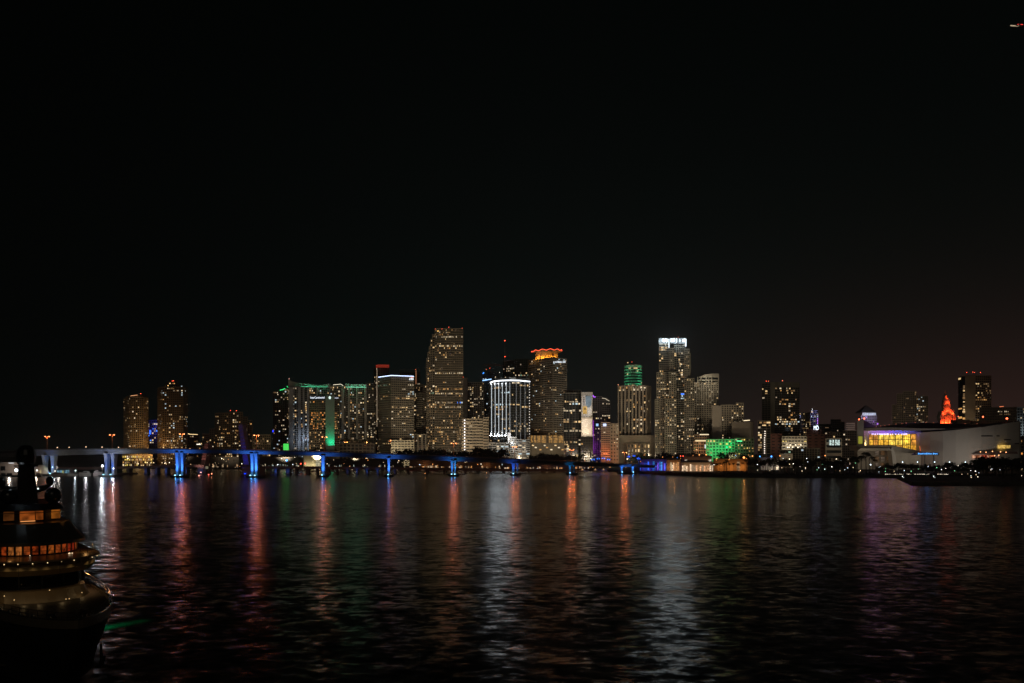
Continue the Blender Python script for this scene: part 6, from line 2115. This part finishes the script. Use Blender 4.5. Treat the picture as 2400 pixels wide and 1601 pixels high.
# bulwark band and polished cap rail
bw, rail = YB(), YB()
for sd in (1, -1):
    o1 = [(sd * (hw(s) + .03), s, 6.85 + .25 * max(0, 1 - s / 22) - .2 * min(1, s / 40)) for s in S_[:20]]
    for (a, c) in zip(o1[:-1], o1[1:]):
        q = [(a[0], a[1] - .03, a[2] - .75), (c[0], c[1] - .03, c[2] - .75), (c[0], c[1] - .03, c[2]), (a[0], a[1] - .03, a[2])]
        i_ = [(p[0] - sd * .22, p[1] + .1, p[2]) for p in q]
        bw.add(q + i_, [(0, 1, 2, 3), (7, 6, 5, 4), (3, 2, 6, 7), (0, 4, 5, 1)])
    rail.tube([(a[0] - sd * .1, a[1], a[2] + .07) for a in o1], .075, 6)
    for s in (2, 4, 6, 8, 10):
        rail.ball((sd * (hw(s) - .1), s, 6.85 + .25 * max(0, 1 - s / 22) + .16), .13, 6)
bw.put('bulwark', plain('yacht_bulwark', (.16, .125, .08), .3))  # lighter brown base colour stands for sodium light on the bulwark
rail.put('cap_rail', CHROME)
dp = [(hw(s) - .2, s) for s in S_[1:]]
YB().prism(dp + [(-x, y) for x, y in reversed(dp)], 6.35, 6.5).put('foredeck', TEAK)
MM = YB()
MM.tube([(.3, 1.4, 6.9), (.3, 1.4, 8.8)], [.06, .035], 6)
MM.tube([(.7, 1.9, 6.9), (.42, 1.5, 8.0)], .04, 5)
MM.put('jackstaff', CHROME)
for x in (-1.3, 1.3):
    wl = YB()
    wl.lathe([(.45, 6.5), (.45, 6.75), (.3, 6.85), (.3, 7.0), (.5, 7.1), (.5, 7.15)], x, 5.0, 12)
    wl.box(x - .35, x + .35, 5.6, 6.8, 6.5, 6.9)
    wl.put('windlass', plain('windlass_metal', (.12, .11, .1), .35, .8))
an_ = YB()
an_.box(2.05, 2.2, 1.35, 1.75, 2.2, 4.4)
an_.tube([(2.15, 1.2, 2.5), (2.3, .9, 3.3)], .12, 5)
an_.tube([(2.15, 1.9, 2.5), (2.4, 2.3, 3.3)], .12, 5)
an_.put('anchor', plain('anchor_metal', (.08, .07, .06), .4, .7))
rl_ = YB()
for sd in (1, -1):
    for zz in (.45, .85):
        rl_.tube([(sd * (hw(s) - .16), s + .05, 6.9 + zz) for s in S_[1:19]], .022, 4)
    for s in S_[1:19:1]:
        rl_.tube([(sd * (hw(s) - .16), s + .05, 6.85), (sd * (hw(s) - .16), s + .05, 7.75)], .022, 4)
rl_.put('guard_rail', CHROME)
fl_ = YB()
for s in (7.5, 9.2, 13):
    for sd in (1, -1):
        fl_.box(sd * (hw(s) + .02) - .12, sd * (hw(s) + .02) + .12, s - .3, s + .3, 6.35, 6.55)
fl_.put('fairlead', CHROME)
# foredeck trunk and lower house
YSHIFT = 1.6
YB().prism(outline(13.6, 4.7, 4.5, 42), 6.5, 7.5, 0, outline(15.2, 4.5, 4.5, 42)).put('deck_trunk', plain('trunk_paint', (.10, .075, .045), .4))
YB().prism(outline(17.2, 4.75, 4.6, 42), 7.45, 9.0).put('saloon_glazing', plain('dark_glazing', (.008, .008, .008), .08))
mu_ = YB()
for i in range(1, 14, 2):
    p = outline(17.15, 4.8, 4.6, 42)[i]
    mu_.box(p[0] - .06, p[0] + .06, p[1] - .06, p[1] + .06, 7.5, 9.0)
mu_.put('mullion', BLACKM)
YB().box(-5.6, 5.6, 41.9, 56, 6.1, 9.1).put('aft_house', DARKU)
# inner side glow on the right side deck: warm bulwark
ylamp('SPOT', (5.0, 21.0, 8.9), 160, (1, .5, .2), None, .1, (5.3, 20, 6.2), 120)
# overhanging cream band (bridge wing front)
lo, mi, up = outline(15.8, 5.35, 5.2, 44), outline(14.6, 5.6, 5.4, 44), outline(15.0, 5.55, 5.4, 44)
band = YB()
rings = [(outline(17.0, 5.0, 5.0, 44), 8.95), (lo, 9.05), (mi, 9.75), (outline(14.5, 5.62, 5.4, 44), 10.1), (up, 10.62)]
n_ = len(lo)
vs = [(x, y, z) for ol, z in rings for x, y in ol]
fs = [(i * n_ + k, i * n_ + (k + 1) % n_, (i + 1) * n_ + (k + 1) % n_, (i + 1) * n_ + k) for i in range(len(rings) - 1) for k in range(n_)]
fs += [tuple(range(n_ - 1, -1, -1)), tuple(range((len(rings) - 1) * n_, len(rings) * n_))]
band.add(vs, fs)
band.put('bridge_front', CREAM, smooth=False)
YB().prism(outline(13.85, 6.0, 5.7, 44), 10.64, 10.82).put('deck_lip', plain('yacht_lip', (.3, .22, .12), .35))
ol = outline(13.92, 5.94, 5.7, 44)
for i, k in enumerate((0, 2, 4, 5, 6, 7, 8, 9, 11, 12, 13, 14)):
    p = ol[k]
    d = Vector((p[0], (p[1] - 19.7), 0)).normalized()
    q = Vector((p[0], p[1], 10.57))
    on = k in (2, 4, 5, 6, 7, 9, 11, 12)
    f = YB().ball((q.x, q.y, q.z), .05, 6).put('downlight', emit((1, .66, .3), 1.7 if on else .35))
    l = ylamp('SPOT', (q.x, q.y, q.z - .08), 58 if on else 12, WARMY, f, .04, (q.x - d.x * .25, q.y - d.y * .25, 9.2), 95, .9)
# wheelhouse: individual lit windows between dark mullions
w0 = outline(18.9, 4.4, 4.4, 40, 18)
YB().prism(outline(19.05, 4.3, 4.3, 40, 18), 10.8, 12.0).put('wheelhouse', plain('dark_glazing', (.008, .008, .008), .08))
fr = YB()
rng = random.Random(2)
wl_ = ((1, .22, .03), .34), ((1, .13, .02), .28), ((1, .3, .06), .42), ((.9, .06, .015), .22), ((1, .18, .03), .3)
for i in range(18):
    a, c = Vector(w0[i]), Vector(w0[i + 1])
    d = (c - a)
    L = d.length
    d.normalize()
    nn = Vector((d.y, -d.x))
    p0, p1 = a + d * L * .1, a + d * L * .9
    b_ = YB()
    b_.prism([tuple(p0 + nn * .03), tuple(p1 + nn * .03), tuple(p1 - nn * .08), tuple(p0 - nn * .08)], 10.98, 11.86)
    cc, st = rng.choice(wl_)
    b_.put('window', emit(cc, round(st * .52, 3), vary=.85, scale=1.8))
    fr.prism([tuple(a + nn * .07 - d * .1), tuple(a + nn * .07 + d * .1), tuple(a - nn * .1 + d * .1), tuple(a - nn * .1 - d * .1)], 10.82, 12.0)
fr.put('window_frame', BLACKM)
sl_ = YB()
for i in range(5):
    sl_.ball((rng.uniform(-3.5, 3.5), 17.8 + rng.uniform(0, .6), 10.95), .06, 6)
sl_.put('deck_light', emit((1, .7, .4), 2))
ylamp('POINT', (4.7, 19.6, 11.5), 18, (1, .5, .16), None, .15)
ylamp('POINT', (-3.0, 16.8, 11.3), 9, (1, .5, .16), None, .15)
# dark upper brow, sun deck, roof
bo, to = outline(17.6, 5.15, 5.2, 42), outline(21.5, 4.1, 4.4, 40)
YB().prism(bo, 12.0, 12.35).put('brow', DARKU)
YB().prism(outline(17.8, 5.1, 5.2, 42), 12.35, 14.1, 0, to).put('upper_front', DARKU)
sdk = YB()
sdk.prism(outline(24.5, 3.5, 3.6, 38), 14.1, 15.5)
sdk.put('sundeck_house', BLACKM)
for i, (x0, x1, cc, st) in enumerate(((-2.6, -1.6, (1, .3, .06), .05), (-1.1, .35, (1, .22, .03), .22), (.5, 1.2, (1, .22, .03), .14), (2.0, 3.1, (1, .28, .03), .2))):
    yy = 24.5 + 3.6 * (1 - math.sqrt(max(0, 1 - ((x0 + x1) / 2 / 3.5) ** 2)))
    YB().box(x0, x1, yy - .35, yy - .05, 14.35, 15.35).put('window', emit(cc, st, vary=.6, scale=1.3))
YB().box(-1.1, .35, 23.9, 24.1, 14.22, 14.3).put('light_strip', emit((1, .4, .12), .9))
ylamp('POINT', (3.7, 24.8, 14.8), 10, (1, .4, .08), None, .15)
YB().tube([(-3.2, 23.6, 15.25), (0, 22.9, 15.25), (3.2, 23.6, 15.25)], .04, 5).put('handrail', plain('rail_steel', (.5, .42, .35), .3, .8))
YB().prism(outline(23.4, 3.8, 3.8, 38), 15.5, 16.15, 0, outline(24.4, 3.3, 3.4, 37)).put('hardtop', plain('hardtop_paint', (.012, .012, .012), .4))
ur = YB()
for zz in (.5, .95):
    ur.tube([(x, y, 10.82 + zz) for x, y in outline(14.6, 5.45, 5.3, 40)[:15]], .02, 4)
for x, y in outline(14.6, 5.45, 5.3, 40)[:15]:
    ur.tube([(x, y, 10.82), (x, y, 11.77)], .022, 4)
ur.put('bridge_rail', CHROME)
sm = YB()
for k in (2, 5, 8, 11):
    x, y = outline(14.5, 5.62, 5.4, 44)[k]
    sm.box(x - .02, x + .02, y - .03, y + .02, 9.1, 10.5)
sm.put('panel_seam', BLACKM)
wp = YB()
for x in (-2.6, -.9, .8, 2.4):
    wp.tube([(x, 18.85 + 4.3 * (1 - math.sqrt(1 - (x / 4.4) ** 2)), 11.0), (x + .35, 18.8 + 4.3 * (1 - math.sqrt(1 - (x / 4.4) ** 2)), 11.7)], .03, 4)
wp.put('wiper', BLACKM)
# mast with pod, arms and radar domes
ms = YB()
ms.prism([(-1.1, 27), (1.1, 27), (.9, 29.2), (-.9, 29.2)], 16.1, 20.5, 0, [(-.75, 27.4), (.75, 27.4), (.65, 28.8), (-.65, 28.8)])
ms.lathe([(.6, 20.4), (.95, 20.9), (1.02, 21.8), (.9, 22.4), (.55, 22.85), (.2, 22.95)], 0, 28, 16)
for z, wd in ((19.2, 1.5), (20.4, 1.2)):
    ms.box(-wd, wd, 27.7, 28.3, z, z + .16)
for sd in (-1, 1):
    pts = [(sd * (.6 + 1.9 * t), 28, 17.7 + 1.0 * t * t - .4 * t) for t in [i / 7 for i in range(8)]]
    ms.tube(pts, [.5, .46, .42, .38, .34, .3, .26, .22], 8)
    ms.lathe([(.3, 18.2), (.42, 18.5), (.42, 18.9), (.2, 19.2)], sd * 2.45, 28, 10)
ms.put('mast', plain('mast_paint', (.012, .012, .012), .3))
for sd, x in ((-1, -1.9), (1, 2.55)):
    YB().ball((x, 26.6, 17.0), .92, 16).put('radar_dome', plain('dome_paint', (.02, .02, .02), .22), smooth=True)
ml_ = YB()
ml_.ball((-1.05, 27.5, 20.0), .16, 8)
ml_.put('mast_light', emit((.8, .95, 1), 12))
ml_ = YB()
ml_.ball((1.05, 27.5, 19.95), .07, 8)
ml_.ball((1.15, 27.4, 17.8), .06, 6)
ml_.put('mast_light', emit((.9, 1, 1), 6))
ylamp('POINT', (-1.5, 27.2, 19.8), 14, (.7, .9, 1), None, .1)
# deck lights along the foredeck
dl_ = YB()
for x, y, z in ((-4.2, 15.2, 7.7), (-3.8, 14.2, 7.5), (-3.1, 12.9, 7.2), (1.6, 13.3, 6.7), (1.9, 13.3, 6.7), (.3, 14.6, 7.6), (-4.6, 9.5, 7.0), (3.5, 15.4, 6.9)):
    dl_.ball((x, y, z), .045, 6)
dl_.put('deck_light', emit((1, .62, .26), 1.2))
for x, y, z, pw in ((-2.2, 13.4, 7.0, 6), (-.9, 13.0, 7.0, 6), (-4.3, 15.0, 7.3, 14), (1.2, 12.9, 6.9, 6), (3.4, 14.8, 6.9, 5)):
    ylamp('POINT', (x, y, z), pw, WARMY, None, .08)
ylamp('POINT', (5.2, 27, 8.4), 40, (1, .45, .16), None, .15)
# green spots added above the water to give an underwater-lamp glow beside the hull
YSHIFT = 0.0
for w_, s_, pw in ((7.6, 30.5, 900), (9.2, 31.2, 700), (11.2, 31.8, 350), (13.2, 32.4, 160)):
    ylamp('SPOT', (w_, s_, 1.6), pw * 3.6, (.0, 1, .28), None, .3, (w_, s_, 0), 110, 1)
YSHIFT = 1.6

# dark tender lying under the bow
td = thing('tender_boat', 'low dark tender lying in the shadow below the yacht bow, only its rail glinting', 'boat', (-46.0, 78.6, 0))
tb = MB()
T_ = [(-52.5, 80.5), (-49, 79.0), (-46, 78.1), (-44.2, 77.9), (-45.4, 79.6), (-49, 81.6), (-52.5, 83)]
tb.prism(T_, -.3, .9)
tb.build('hull', plain('tender_hull', (.01, .01, .01), .4), td)
MB().tube([(x, y, .98) for x, y in T_], .11, 6).build('rub_rail', plain('tender_rail', (.09, .07, .05), .35), td)

# ---------------------------------------------------------------- airliner cut off by the right edge
AP = thing('airplane', 'distant dark airplane with a red light and pale landing lights at the upper right edge', 'airplane', (X(2380, 1500), 1500, Z(62, 1500)), R(6))
ap = MB()
ap.lathe([(.1, -13), (1.0, -12), (1.7, -9), (1.8, 6), (1.2, 11), (.3, 15)], 0, 0, 12)
fv = [(p[2], p[1], p[0]) for p in ap.v]
ap.v = fv
o = ap.build('fuselage', plain('plane_body', (.05, .05, .055), .4))
o.parent = AP
wg_ = MB()
for s in (-1, 1):
    wg_.add([(-2.5, s * 1.5, -.7), (2.5, s * 1.5, -.7), (6, s * 14, .4), (4.5, s * 14, .4), (-2.5, s * 1.5, -.3), (2.5, s * 1.5, -.3), (6, s * 14, .55), (4.5, s * 14, .55)],
            [(0, 1, 2, 3), (7, 6, 5, 4), (0, 4, 5, 1), (1, 5, 6, 2), (2, 6, 7, 3), (3, 7, 4, 0)])
o = wg_.build('wing', plain('plane_body', (.05, .05, .055), .4))
o.parent = AP
tl = MB().prism([(10, -.2), (14, -.2), (14, .2), (10, .2)], 1, 5.5, 0, [(13, -.15), (15.5, -.15), (15.5, .15), (13, .15)])
o = tl.build('tail_fin', plain('plane_body', (.05, .05, .055), .4))
o.parent = AP
for x, z, L, c, s in ((-11.5, .1, 17, (1, .78, .5), .9), (-11.5, -1.3, 15, (1, .8, .5), .4), (2.5, 2.9, 11, (1, .06, .05), 2.2)):
    o = MB().box(x, x + L, -2.1, -1.7, z, z + .6).build('light', emit(c, s))
    o.parent = AP

# ---------------------------------------------------------------- night haze over the bay: one closed box of even air
hz = MB().box(-2600, 2600, -60, 2600, -4, 860).build('haze', plain('haze_air', (.5, .5, .5)))
hz['kind'] = 'stuff'
m = bpy.data.materials.new('haze_air')
m.use_nodes = True
m.node_tree.nodes.remove(m.node_tree.nodes['Principled BSDF'])
v = m.node_tree.nodes.new('ShaderNodeVolumePrincipled')
v.inputs['Density'].default_value = 0.8e-4
v.inputs['Color'].default_value = (.9, .9, .9, 1)
v.inputs['Anisotropy'].default_value = 0.6
m.node_tree.links.new(v.outputs[0], m.node_tree.nodes['Material Output'].inputs['Volume'])
hz.data.materials[0] = m
